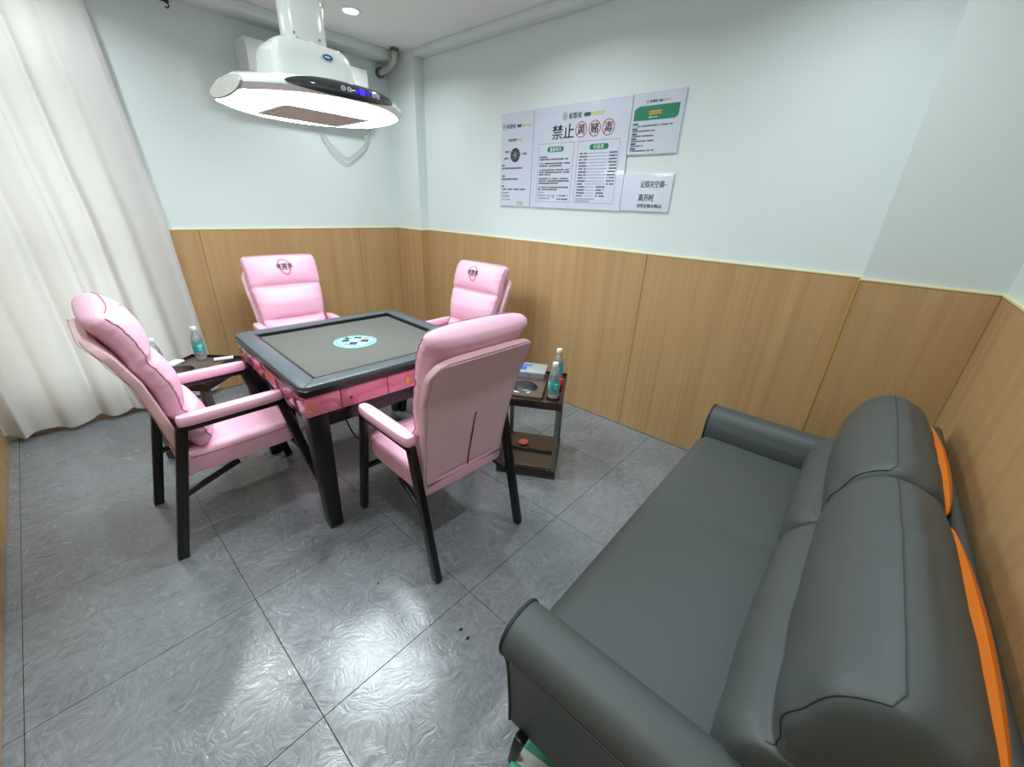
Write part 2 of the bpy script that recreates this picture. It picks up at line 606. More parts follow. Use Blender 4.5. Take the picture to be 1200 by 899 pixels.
# right wall boards
for a, b in ((1.474, CY_), (0.25, 1.474), (PY, 0.25)):
    panel(wall_right, X1 - T, X1, a + G, b - G)
panel(wall_pillar, PX - T, PX, Y0 + T, PY + T * 0.0 - 0.001)
panel(wall_column, CX_ - T, CX_, CY_ - T, Y1 - T)
panel(wall_column, CX_, X1 - T, CY_ - T, CY_)
for a, b in ((-0.615, 0.255), (0.26, 0.605), (0.605, 1.84), (1.84, CX_ - T)):
    panel(wall_back, a + G, b - G, Y1 - T, Y1, 0.004, WT if a > 0.2 else WIN[2] - 0.03)
for a, b in ((X0, 0.60), (0.60, 1.83), (1.83, PX - T)):
    panel(wall_front, a + G, b - G, Y0, Y0 + T)
for a, b in ((-1.2, 0.02), (0.02, 1.24), (1.24, 2.46), (2.46, Y1 - T)):
    panel(wall_left, X0, X0 + T, a + G, b - G)

def strip(n, m, x0, x1, y0, y1, z0, z1):
    bm = NB(); box(bm, x0, x1, y0, y1, z0, z1, 0.0015, 1)
    return struct(obj(n, bm, m, smooth=False))
e = 0.003; h = 0.010
strip('trim_3', 'trim', X1 - T - e, X1, PY, CY_ - T, WT, WT + h)
strip('trim_4', 'trim', PX - T - e, PX, Y0, PY + e, WT, WT + h)
strip('trim_5', 'trim', 0.26, CX_ - T, Y1 - T - e, Y1, WT, WT + h)
strip('trim_6', 'trim', CX_ - T - e, CX_, CY_ - T - e, Y1 - T, WT, WT + h)
strip('trim_7', 'trim', CX_, X1 - T - e, CY_ - T - e, CY_, WT, WT + h)
strip('trim_8', 'trim', X0 + T + e, PX - T - e, Y0, Y0 + T + e, WT, WT + h)
strip('trim_9', 'gold_trim', PX - T - 0.002, X1 - T, PY, PY + 0.012, 0.004, WT)
strip('trim_10', 'gold_trim', CX_ - T - 0.002, CX_ + 0.006, CY_ - T - 0.004, CY_ - T, 0.004, WT)

# window behind the curtain
win = struct(bpy.data.objects.new('window_1', None), 'white framed window behind the sheer curtain')
COL.objects.link(win)
win.location = ((WIN[0] + WIN[1]) / 2, Y1 + 0.09, WIN[2])
ww = WIN[1] - WIN[0]; wh = WIN[3] - WIN[2]
def wpart(n, m, x0, x1, z0, z1, d=0.03):
    bm = NB(); box(bm, x0, x1, -d, d, z0, z1, 0.003 if d > 0.01 else 0, 1)
    return obj(n, bm, m, win, smooth=False)
for s in (-1, 1):
    xx = s * (ww / 2 - 0.03)
    wpart('window_frame', 'alu', xx - 0.03, xx + 0.03, 0, wh)
wpart('window_frame', 'alu', -ww / 2 + 0.06, ww / 2 - 0.06, 0, 0.06)
wpart('window_frame', 'alu', -ww / 2 + 0.06, ww / 2 - 0.06, wh - 0.05, wh)
wpart('transom_bar', 'alu', -ww / 2 + 0.06, ww / 2 - 0.06, 1.75, 1.86)
wpart('transom_bar', 'alu', -ww / 2 + 0.06, ww / 2 - 0.06, 1.60, 1.64)
wpart('transom_bar', 'alu', -ww / 2 + 0.06, ww / 2 - 0.06, 0.90, 0.95)
wpart('window_pane', 'pane', -ww / 2 + 0.06, ww / 2 - 0.06, 1.86, wh - 0.05, 0.003)
wpart('window_pane', 'pane', -ww / 2 + 0.06, ww / 2 - 0.06, 1.64, 1.75, 0.003)
wpart('window_pane', 'pane', -ww / 2 + 0.06, ww / 2 - 0.06, 0.95, 1.60, 0.003)
wpart('window_pane', 'pane', -ww / 2 + 0.06, ww / 2 - 0.06, 0.06, 0.90, 0.003)
wpart('window_sill', 'alu', -ww / 2, ww / 2, -0.03, 0.0, 0.085)

# ------------------------------------------------------------------ curtain and rod
bm = NB()
NX, NZ = 220, 46
ZT, ZB = 2.495, 0.045
edge = [(0.0, 0.475), (0.23, 0.462), (1.22, 0.437), (1.67, 0.40), (2.1, 0.372), (2.4, 0.352), (2.5, 0.335)]
grid = []
for kz in range(NZ + 1):
    z = ZB + (ZT - ZB) * kz / NZ
    xr = interp(edge, z)
    q = (z - ZB) / (ZT - ZB)
    row = []
    for kx in range(NX + 1):
        u = kx / NX
        x = X0 + 0.004 + (xr - X0 - 0.004) * u
        x += 0.010 * math.sin(u * 41 + 1.5 * q)
        ph = u * 2 * PI * 6.3 + 1.1 * math.sin(3.1 * u * PI + 0.8) + 0.5 * math.sin(q * 2.1 + u * 9)
        amp = (0.019 + 0.024 * (1 - q) ** 1.5) * (0.55 + 0.45 * math.sin(u * 17.0 + 2.0))
        y = 2.775 + amp * math.sin(ph) + 0.0045 * math.sin(ph * 2.3 + 3 * q) * (1 - 0.5 * q)
        zz = z + (0.012 * math.sin(ph + 0.6) * (1 - q) if kz == 0 else 0)
        row.append(bm.verts.new((x, y, zz)))
    grid.append(row)
for kz in range(NZ):
    for kx in range(NX):
        bm.faces.new((grid[kz][kx], grid[kz][kx + 1], grid[kz + 1][kx + 1], grid[kz + 1][kx]))
curt = thing('sheer_curtain', 'floor-length white sheer curtain hanging over the window', 'curtain', (0, 0, 0))
co = obj('curtain_fabric', bm, 'sheer', curt)
sol = co.modifiers.new('thickness', 'SOLIDIFY'); sol.thickness = 0.0012
# doubled hem along the bottom
bm = NB()
src = co.data.vertices
rows = [[bm.verts.new(src[kz * (NX + 1) + kx].co + Vector((0, -0.003, 0))) for kx in range(NX + 1)] for kz in (0, 1, 2)]
for a, b in zip(rows[:-1], rows[1:]):
    for kx in range(NX):
        bm.faces.new((a[kx], a[kx + 1], b[kx + 1], b[kx]))
ho = obj('hem', bm, 'sheer', curt)
rod = thing('curtain_rod', 'thin black curtain rod with end hook above the curtain', 'curtain rod', (X0, 2.775, 2.505))
bm = NB(); tube(bm, [(0.0, 0, 0), (1.37, 0, 0)], 0.008, 10); obj('rod', bm, 'black', rod)
bm = NB(); lathe(bm, [(0.004, 0.0), (0.012, 0.005), (0.014, 0.016), (0.008, 0.026)], 12)
fo = obj('finial', bm, 'black', rod); fo.rotation_euler = (0, PI / 2, 0); fo.location = (1.37, 0, 0)
bm = NB(); tube(bm, spline([(1.385, 0, -0.005), (1.392, 0, -0.02), (1.384, 0, -0.034), (1.372, 0, -0.03)], 5), 0.004, 8); obj('hook', bm, 'black', rod)
for xx in (0.12, 1.2):
    bm = NB(); beam(bm, (xx, 0, 0), (xx, 0, 0.033), 0.014, 0.014, 0.002); obj('bracket', bm, 'black', rod)

# ------------------------------------------------------------------ ceiling downlights
def downlight(x, y, label):
    t = thing('ceiling_downlight', label, 'ceiling light', (x, y, ZC), 0, 'recessed round ceiling downlights')
    bm = NB(); lathe(bm, [(0.047, -0.0005), (0.060, -0.0005), (0.061, -0.004), (0.049, -0.007), (0.047, -0.004)], 32, cap0=False, cap1=False)
    obj('trim_ring', bm, 'lampring', t)
    bm = NB(); lathe(bm, [(0.001, -0.003), (0.047, -0.003), (0.047, -0.0015)], 32, cap0=True, cap1=False)
    obj('lens', bm, 'lampdisc', t)
    ld = bpy.data.lights.new('downlight_bulb', 'AREA')
    ld.shape = 'DISK'; ld.size = 0.10; ld.energy = DOWNLIGHT_W; ld.color = (0.90, 0.98, 1.0); ld.spread = math.radians(150)
    lo = bpy.data.objects.new('downlight_bulb', ld); COL.objects.link(lo); lo.parent = t; lo.location = (0, 0, -0.012)
for x, y, l in ((1.61, 2.225, 'lit round downlight in the ceiling beside the hanging lamp'),
                (0.07, 2.2, 'lit round downlight in the ceiling above the curtain'),
                (0.07, 0.80, 'unseen added downlight in the ceiling above the open floor'),  # this and the next are assumed lamps, added out of view
                (1.61, 0.80, 'unseen added downlight in the ceiling towards the notice boards'),
                (0.07, -0.60, 'unseen added downlight in the ceiling near the camera corner'),  # assumed last row, out of view, added to brighten the sofa end
                (1.61, -0.60, 'unseen added downlight in the ceiling above the sofa')):
    downlight(x, y, l)

# ------------------------------------------------------------------ hanging range-hood lamp
LA, LB, LC, LH = 0.325, 0.36, 0.185, 0.038      # half length, bulge, end half width, half height
LZ = 1.831
lamp = thing('hanging_exhaust_lamp', 'white boat-shaped smoke-extractor lamp hanging over the table, lit', 'lamp', (0.775, 1.17, LZ))
def plan(N=20):
    pts = []
    xs = [LA * math.sin(-PI / 2 + PI * i / N) for i in range(N + 1)]
    f = lambda x: LC + (LB - LC) * (1 - abs(x / LA) ** 2.3)
    for x in xs:
        pts.append((x, -f(x)))
    for k in range(1, 6):
        pts.append((LA, -LC + 2 * LC * k / 6))
    for x in xs[::-1]:
        pts.append((x, f(x)))
    for k in range(1, 6):
        pts.append((-LA, LC - 2 * LC * k / 6))
    return pts
PLAN = plan()
def lring(dz, kb, kc, kx=1.0):
    # kb scales the bulging long sides, kc the narrow ends
    out = []
    for x, y in PLAN:
        e_ = abs(x / LA) ** 2.3
        f0 = LC + (LB - LC) * (1 - e_)
        f1 = LC * kc + (LB * kb - LC * kc) * (1 - e_)
        out.append(Vector((x * kx, y * f1 / f0, dz)))
    return out
# upper shell
bm = NB()
loft(bm, [lring(-0.020, 0.95, 0.80), lring(-0.018, 0.975, 0.86), lring(0.0, 1.0, 1.0), lring(0.014, 1.0, 0.97), lring(0.026, 0.985, 0.84), lring(0.034, 0.96, 0.62, 0.995), lring(0.041, 0.90, 0.5, 0.985), lring(0.043, 0.6, 0.4, 0.95)], cap0=False)
shell = obj('body_shell', bm, 'shell', lamp)
# glowing diffuser: from the rim down to the grille frame
GX0, GX1, GY = -0.185, 0.185, 0.165
def rect_ring(dz, sx=1.0):
    out = []
    for x, y in PLAN:
        k = 1 / max(abs(x) / GX1, abs(y) / GY)
        out.append(Vector((x * k * sx, y * k * sx, dz)))
    return out
bm = NB()
loft(bm, [lring(-0.0195, 0.965, 0.83, 0.995), lring(-0.026, 0.92, 0.68, 0.99), lring(-0.034, 0.80, 0.5, 0.965), [Vector((a.x * 0.35 + b.x * 0.65, a.y * 0.35 + b.y * 0.65, -0.040)) for a, b in zip(lring(-0.036, 0.72, 0.45, 0.94), rect_ring(0))], rect_ring(-0.042)], cap0=False, cap1=False)
obj('light_diffuser', bm, 'led', lamp)
gr = NB()
loft(gr, [rect_ring(-0.042), rect_ring(-0.0425, 0.90), rect_ring(-0.036, 0.88)], cap0=False)
gro = obj('vent_frame', gr, 'shellgrey', lamp, smooth=False)
for k in range(13):
    yy = -0.138 + 0.023 * k
    bm = NB(); box(bm, GX0 * 0.87, GX1 * 0.87, yy - 0.006, yy + 0.006, -0.0440, -0.037)
    obj('vent_slat', bm, 'slat', gro, smooth=False)
# end caps
for s in (-1, 1):
    bm = NB()
    ring = [Vector((s * (LA * 0.998), (LC * 0.985) * a, 0.004 + 0.029 * b)) for a, b in (se(2 * PI * k / 36, 2.0) for k in range(36))]
    ring2 = [Vector((s * (LA + 0.006), p.y * 0.97, 0.004 + (p.z - 0.004) * 0.92)) for p in ring]
    loft(bm, [ring, ring2], cap0=True)
    cap = obj('end_cap', bm, 'shellgrey', lamp)
    bm = NB(); tube(bm, [Vector((s * (LA + 0.001), p.y * 1.01, p.z)) for p in ring], 0.0022, 6, cyclic=True)
    obj('cap_groove', bm, 'grille', cap)
# control display on the front bulge
def fronty(x, dz, off=0.002):
    f = LC + (LB - LC) * (1 - abs(x / LA) ** 2.3)
    tab = [(-0.020, 0.95), (-0.018, 0.975), (0.0, 1.0), (0.014, 1.0), (0.026, 0.985), (0.034, 0.96), (0.041, 0.90)]
    for (a, va), (b, vb) in zip(tab[:-1], tab[1:]):
        if dz <= b:
            return -(f * (va + (vb - va) * max(0, dz - a) / (b - a)) + off)
    return -(f * tab[-1][1] + off)
bm = NB()
NU, NV = 36, 8
g2 = []
for i in range(NU + 1):
    u = -1 + 2 * i / NU
    hh = (1 - abs(u) ** 2.2) ** 0.6 if abs(u) < 1 else 0
    x = -0.01 + 0.215 * u
    row = []
    for j in range(NV + 1):
        v = -1 + 2 * j / NV
        dz = 0.0115 + 0.0275 * v * hh
        row.append(bm.verts.new((x, fronty(x, dz), dz)))
    g2.append(row)
for i in range(NU):
    for j in range(NV):
        bm.faces.new((g2[i][j], g2[i + 1][j], g2[i + 1][j + 1], g2[i][j + 1]))
bmesh.ops.remove_doubles(bm, verts=bm.verts[:], dist=1e-5)
disp = obj('control_display', bm, 'display', lamp)
dfn = lambda u, v: Vector((u, fronty(u, v, 0.004), v))
for cx in (-0.045, -0.022, 0.082, 0.104):
    bm = NB()
    ringstrip(bm, dfn, cx, 0.012, 0.0085, 0.0075, 0.0018, 16)
    quad(bm, dfn, cx - 0.005, 0.0112, cx + 0.005, 0.0128)
    obj('display_icon', bm, 'icon', disp, smooth=False)
bm = NB()
poly(bm, dfn, [(0.030 + 0.014 * math.cos(2 * PI * k / 20), 0.012 + 0.0115 * math.sin(2 * PI * k / 20)) for k in range(20)])
obj('display_digit', bm, 'blue', disp, smooth=False)
for cx in (0.006, 0.056):
    bm = NB(); quad(bm, dfn, cx - 0.006, 0.006, cx + 0.006, 0.015); obj('display_digit', bm, 'blue', disp, smooth=False)
# hood tower and telescopic duct
bm = NB()
rings = []
for dz, kx, ky in ((0.030, 0.172, 0.125), (0.08, 0.168, 0.12), (0.12, 0.162, 0.115), (0.15, 0.160, 0.113), (0.172, 0.153, 0.109), (0.188, 0.139, 0.102), (0.198, 0.115, 0.092), (0.203, 0.080, 0.075)):
    rings.append([Vector((-0.008 + kx * a, ky * b, dz)) for a, b in (se(2 * PI * k / 48, 8.0) for k in range(48))])
loft(bm, rings, cap0=False)
tower = obj('hood_tower', bm, 'shell', lamp)
bm = NB()
poly(bm, lambda u, v: Vector((u, -0.1165, v)), [(0.035 + 0.022 * math.cos(2 * PI * k / 28), 0.158 + 0.0105 * math.sin(2 * PI * k / 28)) for k in range(28)])
badge = obj('badge', bm, 'bluelogo', tower, smooth=False)
bm = NB()
put_text(bm, 'Mj', 0.013, lambda u, v: Vector((u, -0.1175, v)), 0.035, 0.1535, 'CENTER') if False else quad(bm, lambda u, v: Vector((u, -0.1175, v)), 0.022, 0.156, 0.042, 0.1605)
obj('badge_mark', bm, 'white', badge, smooth=False)
bm = NB()
ovr = lambda kx, ky, dz: [Vector((kx * a, ky * b, dz)) for a, b in (se(2 * PI * k / 40, 2.8) for k in range(40))]
loft(bm, [ovr(0.082, 0.066, 0.198), ovr(0.082, 0.066, 0.34), ovr(0.080, 0.064, 0.343)])
duct = obj('duct_lower', bm, 'shell', lamp)
for xx in (-0.066, 0.035):
    bm = NB(); lathe(bm, [(0.0045, 0), (0.0045, 0.004), (0.002, 0.005)], 12)
    sc_ = obj('screw', bm, 'grille', duct); sc_.rotation_euler = (PI / 2, 0, 0); sc_.location = (xx, -0.064, 0.222)
bm = NB()
loft(bm, [ovr(0.076, 0.060, 0.34), ovr(0.076, 0.060, ZC - LZ)])
obj('duct_upper', bm, 'shell', lamp)

# ------------------------------------------------------------------ air conditioner
ac = thing('wall_air_conditioner', 'white wall-mounted air conditioner behind the hanging lamp', 'air conditioner', (1.515, 2.862, 2.275))
bm = NB()
prof = [(-0.001, -0.14), (-0.15, -0.14), (-0.19, -0.115), (-0.206, -0.05), (-0.208, 0.10), (-0.195, 0.138), (-0.16, 0.145), (-0.001, 0.145)]
loft(bm, [[Vector((s, y, z)) for y, z in prof] for s in (-0.435, -0.425, 0.425, 0.435)])
acb = obj('casing', bm, 'shell', ac, angle=30)
bm = NB(); box(bm, -0.38, 0.38, -0.186, -0.06, -0.146, -0.139, 0.002, 1); obj('louvre_flap', bm, 'shellgrey', ac)
bm = NB(); box(bm, -0.434, 0.434, -0.2095, -0.204, -0.052, -0.048); obj('panel_joint', bm, 'grille', ac, smooth=False)
cb = thing('hanging_cable_loop', 'thin grey cables looping down below the air conditioner', 'cable', (1.799, 2.83, 2.135))
for dx, dz in ((0, 0), (0.012, 0.016)):
    bm = NB()
    tube(bm, spline([(-0.20 + dx, 0, 0.0), (-0.197 + dx, 0, -0.14), (-0.185 + dx, 0, -0.21), (-0.093 + dx, 0, -0.322 + dz), (0.0, 0, -0.364 + dz), (0.075, 0, -0.32 + dz), (0.148, 0, -0.265 + dz), (0.210 - dx, 0, -0.19), (0.222 - dx, 0, -0.11), (0.20 - dx, 0, 0.0)], 6), 0.0032, 6)
    obj('cable', bm, 'cable', cb)

hose = thing('bent_pipe', 'short bent grey pipe from wall to ceiling in the far corner', 'pipe', (2.19, 2.86, 2.45))
hp = [(0.0, 0.0, 0.02), (-0.005, -0.06, 0.02), (0.004, -0.13, 0.035), (0.008, -0.20, 0.065), (0.0, -0.245, 0.11), (-0.01, -0.262, 0.15)]
bm = NB(); tube(bm, spline(hp, 6), 0.024, 14); obj('hose', bm, 'hose', hose)
bm = NB(); tube(bm, [(0.0, -0.001, 0.02), (-0.002, -0.035, 0.02)], 0.038, 14); obj('collar', bm, 'foam', hose)
bm = NB(); tube(bm, [(-0.008, -0.258, 0.13), (-0.010, -0.262, 0.149)], 0.034, 14); obj('collar', bm, 'foam', hose)

# ------------------------------------------------------------------ notice boards
def board(name, label, ya, yb, za, zb):
    """ya is the board's left edge as seen (larger y); u runs right, v runs up from the lower left"""
    t = thing(name, label, 'notice board', (X1, ya, za), 0, None)
    w, h = ya - yb, zb - za
    bm = NB(); box(bm, -0.011, -0.0005, -w, 0, 0, h, 0.001, 1)
    obj('board', bm, 'board', t, smooth=False)
    fn = lambda u, v: Vector((-0.0117, -u, v))
    return t, fn, w, h
def fn2(fn):
    return lambda u, v: fn(u, v) + Vector((-0.0006, 0, 0))
def lines(bm, fn, u0, v, length, hgt, seed):
    """one line of small unreadable print: a row of small broken blocks"""
    rnd = random.Random(seed)
    u = u0
    while u < u0 + length:
        cw = hgt * rnd.uniform(0.75, 1.05)
        if rnd.random() > 0.08:
            quad(bm, fn, u, v, u + cw * 0.36, v + hgt)
            quad(bm, fn, u + cw * 0.46, v + hgt * rnd.uniform(0, 0.25), u + cw * 0.84, v + hgt * rnd.uniform(0.35, 0.5))
            quad(bm, fn, u + cw * 0.46, v + hgt * 0.62, u + cw * 0.84, v + hgt)
        u += cw
def pill(bm, fn, u0, v0, u1, v1, n=8):
    r = (v1 - v0) / 2
    pts = []
    for k in range(n + 1):
        a = -PI / 2 + PI * k / n
        pts.append((u1 - r + r * math.cos(a), v0 + r + r * math.sin(a)))
    for k in range(n + 1):
        a = PI / 2 + PI * k / n
        pts.append((u0 + r + r * math.cos(a), v0 + r + r * math.sin(a)))
    poly(bm, fn, pts)
def header(t, fn, u, v, s):
    """round emblem, three bold characters, small green and yellow slogan"""
    bm = NB()
    ringstrip(bm, fn, u + 0.5 * s, v + 0.5 * s, 0.5 * s, 0.58 * s, 0.11 * s, 24)
    quad(bm, fn, u + 0.28 * s, v + 0.55 * s, u + 0.72 * s, v + 0.63 * s)
    quad(bm, fn, u + 0.28 * s, v + 0.34 * s, u + 0.72 * s, v + 0.42 * s)
    quad(bm, fn, u + 0.45 * s, v + 0.25 * s, u + 0.55 * s, v + 0.78 * s)
    put_text(bm, '雀盟雀', 0.98 * s, fn, u + 1.25 * s, v + 0.12 * s, bold=0.025 * s)
    obj('heading_print', bm, 'greendk', t, smooth=False)
    bm = NB(); pill(bm, fn, u + 4.55 * s, v + 0.12 * s, u + 6.0 * s, v + 0.72 * s)
    lines(bm, fn2(fn), u + 4.8 * s, v + 0.30 * s, 0.9 * s, 0.22 * s, 3)
    obj('slogan_print', bm, 'greendk', t, smooth=False)
    bm = NB(); lines(bm, fn, u + 6.05 * s, v + 0.16 * s, 2.3 * s, 0.5 * s, 5)
    obj('slogan_print', bm, 'yellow', t, smooth=False)

# tall narrow board
t, fn, w, h = board('notice_board', 'tall narrow white notice board with a round dark picture, leftmost on the wall', 1.540, 1.237, 1.467, 2.081)
header(t, fn, 0.012, 0.515, 0.031)
bm = NB(); lines(bm, fn, 0.075, 0.433, 0.06, 0.017, 11); obj('caption_print', bm, 'greendk', t, smooth=False)
bm = NB(); lines(bm, fn, 0.135, 0.434, 0.065, 0.016, 12); obj('caption_print', bm, 'yellow', t, smooth=False)
bm = NB(); poly(bm, fn, [(0.145 + 0.046 * math.cos(2 * PI * k / 32), 0.345 + 0.046 * math.sin(2 * PI * k / 32)) for k in range(32)])
pic = obj('round_picture', bm, 'ink', t, smooth=False)
bm = NB()
f2 = fn2(fn)
for k in range(7):
    a = 2 * PI * k / 7 + 0.3
    poly(bm, f2, [(0.145 + 0.034 * math.cos(a + d) * s_, 0.345 + 0.034 * math.sin(a + d) * s_) for d, s_ in ((-0.1, 0.35), (0.0, 1.05), (0.2, 0.95), (0.25, 0.35))])
poly(bm, f2, [(0.145 + 0.014 * math.cos(2 * PI * k / 16), 0.345 + 0.014 * math.sin(2 * PI * k / 16)) for k in range(16)])
obj('picture_detail', bm, 'inkgrey', pic, smooth=False)
bm = NB()
for (u0, u1, v) in ((0.075, 0.102, 0.368), (0.07, 0.105, 0.325), (0.19, 0.215, 0.350)):
    quad(bm, fn, u0, v, u1, v + 0.0025)
lines(bm, fn, 0.045, 0.362, 0.026, 0.013, 21); lines(bm, fn, 0.038, 0.318, 0.03, 0.013, 22); lines(bm, fn, 0.22, 0.344, 0.035, 0.013, 23)
for k, (v, l1, l2) in enumerate(((0.258, 0.035, 0.205), (0.185, 0.035, 0.165), (0.115, 0.035, 0.24))):
    lines(bm, fn, 0.015, v + 0.016, l1, 0.011, 30 + k); lines(bm, fn, 0.015, v - 0.004, l2, 0.011, 40 + k)
obj('text_print', bm, 'ink', t, smooth=False)
bm = NB()
for k in range(3):
    lines(bm, fn, 0.017, 0.087 - 0.023 * k, 0.075 + 0.012 * (k > 0), 0.011, 50 + k)
lines(bm, fn, 0.185, 0.024, 0.05, 0.010, 55); lines(bm, fn, 0.18, 0.010, 0.06, 0.010, 56)
obj('text_print', bm, 'greenlt', t, smooth=False)

# large board with the prohibition line and price list
t, fn, w, h = board('notice_board', 'largest white notice board with crossed-out red circles and a price list', 1.222, 0.488, 1.465, 2.083)
f2 = fn2(fn)
header(t, fn, 0.235, 0.535, 0.036)
bm = NB(); put_text(bm, '禁止', 0.092, fn, 0.155, 0.432, bold=0.002); put_text(bm, '黄', 0.062, fn, 0.358, 0.448, bold=0.0015)
put_text(bm, '赌', 0.062, fn, 0.458, 0.448, bold=0.0015); put_text(bm, '毒', 0.062, fn, 0.556, 0.448, bold=0.0015)
obj('title_print', bm, 'greendk', t, smooth=False)
for cx in (0.388, 0.488, 0.586):
    bm = NB()
    ringstrip(bm, f2, cx, 0.470, 0.043, 0.045, 0.0045, 36)
    c_, s_ = math.cos(0.8), math.sin(0.8)
    poly(bm, f2, [(cx + a * 0.042 * c_ - b * 0.0025 * s_, 0.470 + a * 0.042 * s_ + b * 0.0025 * c_) for a, b in ((-1, -1), (1, -1), (1, 1), (-1, 1))])
    obj('prohibition_mark', bm, 'redprint', t, smooth=False)
bm = NB()
def frame(u0, v0, u1, v1, wd=0.0022):
    quad(bm, fn, u0, v0, u1, v0 + wd); quad(bm, fn, u0, v1 - wd, u1, v1); quad(bm, fn, u0, v0, u0 + wd, v1); quad(bm, fn, u1 - wd, v0, u1, v1)
frame(0.045, 0.04, 0.345, 0.405); frame(0.375, 0.04, 0.680, 0.405)
obj('border_print', bm, 'inkgrey', t, smooth=False)
for a_ in (0.125, 0.465):
    bm = NB(); pill(bm, fn, a_, 0.352, a_ + 0.138, 0.384); obj('pill_print', bm, 'green', t, smooth=False)
bm = NB(); put_text(bm, '温馨提示', 0.026, f2, 0.195, 0.358, 'CENTER'); put_text(bm, '价目表', 0.026, f2, 0.532, 0.358, 'CENTER')
obj('pill_text', bm, 'white', t, smooth=False)
bm = NB()
v = 0.318
for k, l in enumerate((0.06, 0.24, 0, 0.26, 0.19, 0, 0.26, 0.26, 0.10, 0, 0.26, 0.26, 0.17, 0, 0.26, 0.17)):
    if l:
        lines(bm, fn, 0.062, v, l, 0.0095, 100 + k)
    v -= 0.0145 if l else 0.011
lines(bm, fn, 0.235, 0.076, 0.03, 0.010, 130); lines(bm, fn, 0.275, 0.076, 0.045, 0.010, 131)
lines(bm, fn, 0.235, 0.054, 0.03, 0.010, 132); lines(bm, fn, 0.275, 0.054, 0.045, 0.010, 133)
ringstrip(bm, fn, 0.200, 0.066, 0.017, 0.017, 0.004, 12, 0.6, PI - 0.6); ringstrip(bm, fn, 0.200, 0.062, 0.010, 0.010, 0.004, 10, 0.6, PI - 0.6)
obj('text_print', bm, 'ink', t, smooth=False)
bm = NB()
for k in range(2):
    lines(bm, fn, 0.058, 0.076 - 0.019 * k, 0.115, 0.010, 140 + k)
lines(bm, fn, 0.06, 0.097, 0.055, 0.008, 144)
lines(bm, fn, 0.39, 0.060, 0.15, 0.008, 145); lines(bm, fn, 0.39, 0.047, 0.11, 0.008, 146)
obj('text_print', bm, 'greenlt', t, smooth=False)
bm = NB()
for k in range(15):
    v = 0.328 - 0.0178 * k
    short = k >= 11
    lines(bm, fn, 0.395, v, 0.055, 0.0095, 160 + k)
    lines(bm, fn, (0.545 if short else 0.615), v, (0.06 if short else 0.055), 0.0095, 190 + k)
    quad(bm, fn, 0.455, v + 0.004, 0.530 if short else 0.605, v + 0.0055)
obj('price_list_print', bm, 'ink', t, smooth=False)

# small board with the green banner
t, fn, w, h = board('notice_board', 'small white notice board with a green banner, upper right', 0.493, 0.184, 1.777, 2.085)
f2 = fn2(fn)
header(t, fn, 0.085, 0.255, 0.0165)
bm = NB(); poly(bm, fn, [(0.02, 0.172), (0.268, 0.172), (0.286, 0.184), (0.286, 0.243), (0.05, 0.243), (0.02, 0.228)])
obj('banner_print', bm, 'green', t, smooth=False)
bm = NB(); lines(bm, f2, 0.115, 0.197, 0.072, 0.021, 201); obj('banner_text', bm, 'amber', t, smooth=False)
bm = NB(); lines(bm, f2, 0.115, 0.183, 0.05, 0.0055, 202); obj('banner_text', bm, 'white', t, smooth=False)
for k in range(6):
    bm = NB(); pill(bm, fn, 0.02, 0.152 - 0.025 * k, 0.055, 0.161 - 0.025 * k); obj('pill_print', bm, 'greendk', t, smooth=False)
bm = NB()
for k, l in enumerate((0.24, 0.14, 0.13, 0.14, 0.075, 0.15)):
    lines(bm, fn, 0.022, 0.141 - 0.025 * k, l, 0.0075, 210 + k)
obj('text_print', bm, 'ink', t, smooth=False)

# small reminder board
t, fn, w, h = board('notice_board', 'small white reminder board with large green lettering, below the green-banner board', 0.485, 0.171, 1.469, 1.676)
bm = NB(); put_text(bm, '记得关空调~', 0.041, fn, 0.118, 0.134, bold=0.0012, sx=0.72)
put_text(bm, '离开时', 0.044, fn, 0.115, 0.060, bold=0.0018, sx=0.75)
put_text(bm, '请带走随身物品!', 0.0235, fn, 0.112, 0.022, bold=0.0008, sx=0.95)
obj('lettering', bm, 'greendk', t, smooth=False)

# ------------------------------------------------------------------ mahjong table
table = thing('mahjong_table', 'square automatic mahjong table with grey top and pink drawer panels', 'table', (0.860, 1.175, 0), math.radians(-2.5))
TH, TZ = 0.49, 0.765
FI = 0.405                    # felt half size
def rrect(hx, hy, r, z, n=6):
    out = []
    for cx, cy, a0 in ((hx - r, hy - r, 0), (-hx + r, hy - r, PI / 2), (-hx + r, -hy + r, PI), (hx - r, -hy + r, 1.5 * PI)):
        for k in range(n + 1):
            a = a0 + PI / 2 * k / n
            out.append(Vector((cx + r * math.cos(a), cy + r * math.sin(a), z)))
    return out
bm = NB()
loft(bm, [rrect(TH - 0.012, TH - 0.012, 0.03, TZ - 0.05), rrect(TH, TH, 0.035, TZ - 0.042), rrect(TH, TH, 0.035, TZ - 0.018), rrect(TH - 0.004, TH - 0.004, 0.035, TZ - 0.014), rrect(TH - 0.02, TH - 0.02, 0.03, TZ - 0.014), rrect(FI + 0.002, FI + 0.002, 0.01, TZ - 0.0145), rrect(FI + 0.002, FI + 0.002, 0.01, TZ - 0.032)], cap1=True)
obj('edge_frame', bm, 'black', table)
